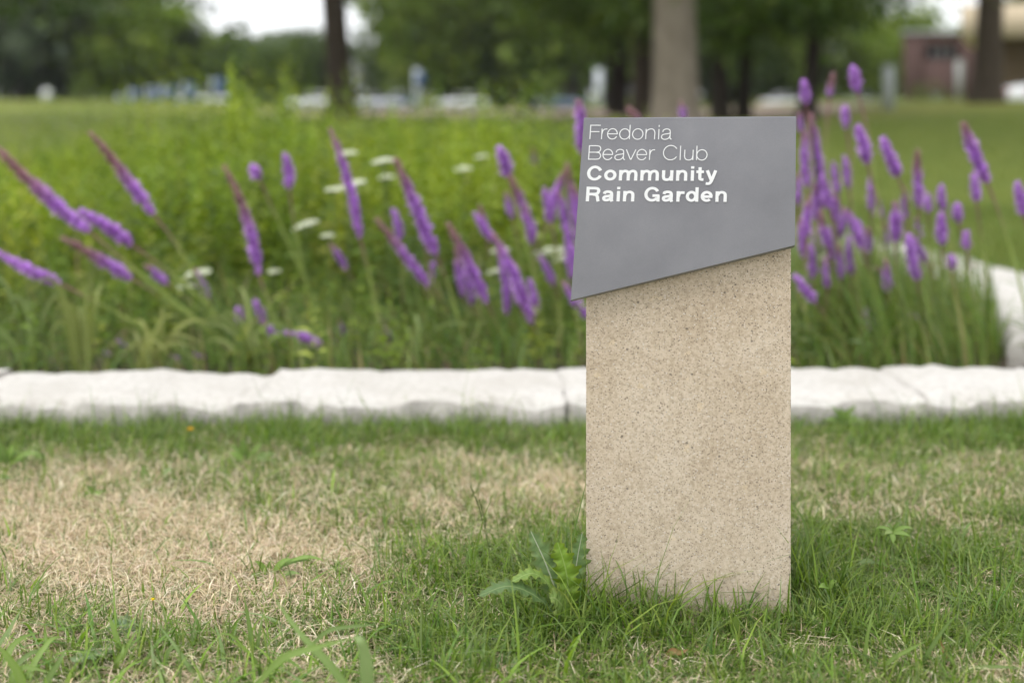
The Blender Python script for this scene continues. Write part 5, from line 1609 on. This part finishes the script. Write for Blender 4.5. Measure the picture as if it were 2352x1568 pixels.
# ------------------------------------------------------------------ signs and posts across the lawn
def post(name, label, cat, px, py_top, py_bot, Y, wpx, mat, panel=None, group=None):
    x = (px - 1176) * Y / FPX
    w = wpx * Y / FPX
    zg = float(gz(x, Y))
    zt = CAMH + (215 - py_top) * Y / FPX
    o = tag(empty(name, (x, Y, zg)), label, cat, group)
    if panel is None:
        bmesh_part('post', mat, o, lambda bf: box(bf, x - w / 2, x + w / 2, Y - w / 4, Y + w / 4, zg - .1, zt))
        bmesh_part('cap', M_GREYMETAL, o, lambda bf: box(bf, x - w / 2 - .015, x + w / 2 + .015, Y - w / 4 - .015, Y + w / 4 + .015, zt + .002, zt + .03))
    else:
        pmat, pw, ph = panel
        bmesh_part('post', mat, o, lambda bf: box(bf, x - w / 2, x + w / 2, Y - w / 2, Y + w / 2, zg - .1, zt))
        bmesh_part('panel', pmat, o, lambda bf: box(bf, x + w / 2 + .004, x + w / 2 + pw, Y - .03, Y + .03, zt - ph, zt - .03))
    return o


SG = 'blue signs on white posts along the far road'
for px, yt, Y, pw, ph, label in [(272, 218, 122, .55, .8, 'smallest blue sign at the left end of the row'), (300, 205, 118, .75, 1.1, 'second smallest blue sign from the left of the row'), (340, 200, 112, .9, 1.3, 'third blue sign from the left of the row'),
                                 (374, 196, 108, 1.0, 1.4, 'fourth blue sign, paler, left of the tall ones'), (422, 191, 100, 1.05, 1.4, 'second tallest blue sign in the row'), (488, 180, 92, .95, 1.1, 'tallest blue sign, rightmost of the row')]:
    post('blue_sign', label, 'sign', px, yt, 246, Y, 6, M_PALEPAINT, (M_BLUE, pw * .8, ph), SG)
o = post('pylon', 'white pylon with a small blue panel right of the left trunk', 'post', 958, 158, 250, 60, 15, M_PALEPAINT)
Y = 60.0; x = (958 - 1176) * Y / FPX
bmesh_part('panel', M_BLUE, o, lambda bf: box(bf, x - .05, x + .34, Y - .18, Y - .14, CAMH + (215 - 198) * Y / FPX, CAMH + (215 - 168) * Y / FPX))
post('pylon', 'plain white pylon between the middle trees and the grove', 'post', 1375, 158, 245, 60, 18, M_PALEPAINT)
post('pylon', 'pale grey-green post on the lawn right of the sign plate', 'post', 2041, 152, 276, 31, 24, M_GREYMETAL)
post('pylon', 'slim grey post before the brick building', 'post', 2205, 138, 250, 52, 16, M_GREYMETAL)
Y = 78.0; x = (107 - 1176) * Y / FPX; zg = float(gz(x, Y)); zc = CAMH + (215 - 217) * Y / FPX
o = tag(empty('round_sign', (x, Y, zg)), 'round white disc sign at the far left lawn edge', 'sign')
bmesh_part('post', M_GREYMETAL, o, lambda bf: tube(bf, [(x, Y, zg - .1), (x, Y, zc - .2)], .03, (.5, .5, .5), 8))
bmesh_part('disc', M_WHITEPAINT, o, lambda bf: tube(bf, [(x, Y - .03, zc), (x, Y + .03, zc)], .30, (.8, .8, .8), 20))

# ------------------------------------------------------------------ cars
def car(label, px, Y, paint, yaw, z=None, group='cars parked along the far road'):
    x = (px - 1176) * Y / FPX
    zg = float(gz(x, Y)) + .05 if z is None else z
    o = tag(empty('parked_car', (x, Y, zg)), label, 'car', group)
    o.rotation_euler = (0, 0, yaw)
    def local(name, mat, fn, smooth=False, parent=None):
        bf = Buf(); fn(bf)
        c = bpy.data.objects.new(name, bf.mesh(name, mat, smooth)); COL.objects.link(c); c.parent = parent or o
        return c
    # lower body: side outline swept across the width, pinched to the sides
    def shell(bf, prof, w0, w1):
        prof = np.array(prof); n = len(prof)
        rows = []
        for s, (yy, k) in enumerate(((-w1, .96), (-w0, 1.0), (w0, 1.0), (w1, .96))):
            c = prof.mean(0)
            q = c + (prof - c) * k
            rows.append(np.stack([q[:, 0], np.full(n, yy), q[:, 1]], 1))
        V = np.concatenate(rows)
        F = []
        for s in range(3):
            for i in range(n):
                j = (i + 1) % n
                F.append((s * n + i, s * n + j, (s + 1) * n + j, (s + 1) * n + i))
        V = np.concatenate([V, V[:n].mean(0)[None], V[3 * n:4 * n].mean(0)[None]])
        for i in range(0, n, 2):
            F.append((4 * n, (i + 2) % n, (i + 1) % n, i)); F.append((4 * n + 1, 3 * n + i, 3 * n + (i + 1) % n, 3 * n + (i + 2) % n))
        bf.add(V, F, (.5, .5, .5))
    local('body', paint, lambda bf: shell(bf, [(-2.2, .35), (-2.28, .62), (-2.18, .86), (-1.75, .94), (-1.0, .95), (.8, .95), (1.5, .88), (2.1, .76), (2.25, .55), (2.2, .32), (1.0, .24), (-1.2, .24)], .80, .88))
    cab = local('cabin', M_DARKGLASS, lambda bf: shell(bf, [(-1.7, .93), (-1.25, 1.28), (-.7, 1.40), (.0, 1.42), (.35, 1.36), (1.05, .94), (.3, .9), (-1.0, .9)], .62, .76))
    local('roof', paint, lambda bf: shell(bf, [(-1.3, 1.30), (-.75, 1.42), (.0, 1.445), (.42, 1.36), (.0, 1.385), (-.7, 1.37)], .60, .64), parent=cab)
    for wx in (-1.38, 1.38):
        for s in (-1, 1):
            wh = local('wheel', M_TYRE, lambda bf: tube(bf, [(wx, s * .72, .32), (wx, s * .90, .32)], .32, (.02, .02, .02), 16))
            local('rim', M_SILVER, lambda bf: tube(bf, [(wx, s * .895, .32), (wx, s * .915, .32)], .19, (.5, .5, .5), 12), parent=wh)
    for s in (-1, 1):
        local('tail_light', M_RED, lambda bf: box(bf, -2.285, -2.20, s * .68 - .14, s * .68 + .14, .66, .80))
        local('headlight', M_SILVER, lambda bf: box(bf, 2.14, 2.235, s * .64 - .15, s * .64 + .15, .60, .72))
    return o


car('white parked car with its nose hidden by the slanted trunk', 1810, 118, M_WHITEPAINT, .12)
car('silver white parked car right of the slanted trunk', 1990, 121, M_SILVER, .1)
car('small white parked car below the middle dark tree', 1062, 119, M_WHITEPAINT, 2.6)
car('silver car half hidden by the foot of the left trunk', 862, 118, M_SILVER, .2)
car('white car glimpsed left of the left trunk', 722, 120, M_WHITEPAINT, 3.0)
car('slate blue car left of the plain white pylon', 1288, 120, M_CARBLUE, .15)
car('white car among the blue signs, left of the tallest stalk', 470, 117, M_WHITEPAINT, 3.3)
car('slate blue car right of the white and blue pylon', 905, 122, M_CARBLUE, 3.1)
car('white car at the right picture edge below the tan eave', 2490, 43.5, M_WHITEPAINT, .2, z=-.10 + .45, group=None)

# ------------------------------------------------------------------ the air
hz = Buf()
box(hz, -430, 430, -45, 905, -3.2, 34, (1, 1, 1))
mh = bpy.data.materials.new('air')
mh.use_nodes = True
mh.node_tree.nodes.clear()
ho = mh.node_tree.nodes.new('ShaderNodeOutputMaterial')
pv = mh.node_tree.nodes.new('ShaderNodeVolumePrincipled')
pv.inputs['Color'].default_value = (.90, .94, 1, 1)
pv.inputs['Density'].default_value = .00013
mh.node_tree.links.new(pv.outputs[0], ho.inputs['Volume'])
tag(link('haze', hz.mesh('haze', mh)), 'thin summer haze over the whole lawn', 'haze', kind='stuff')
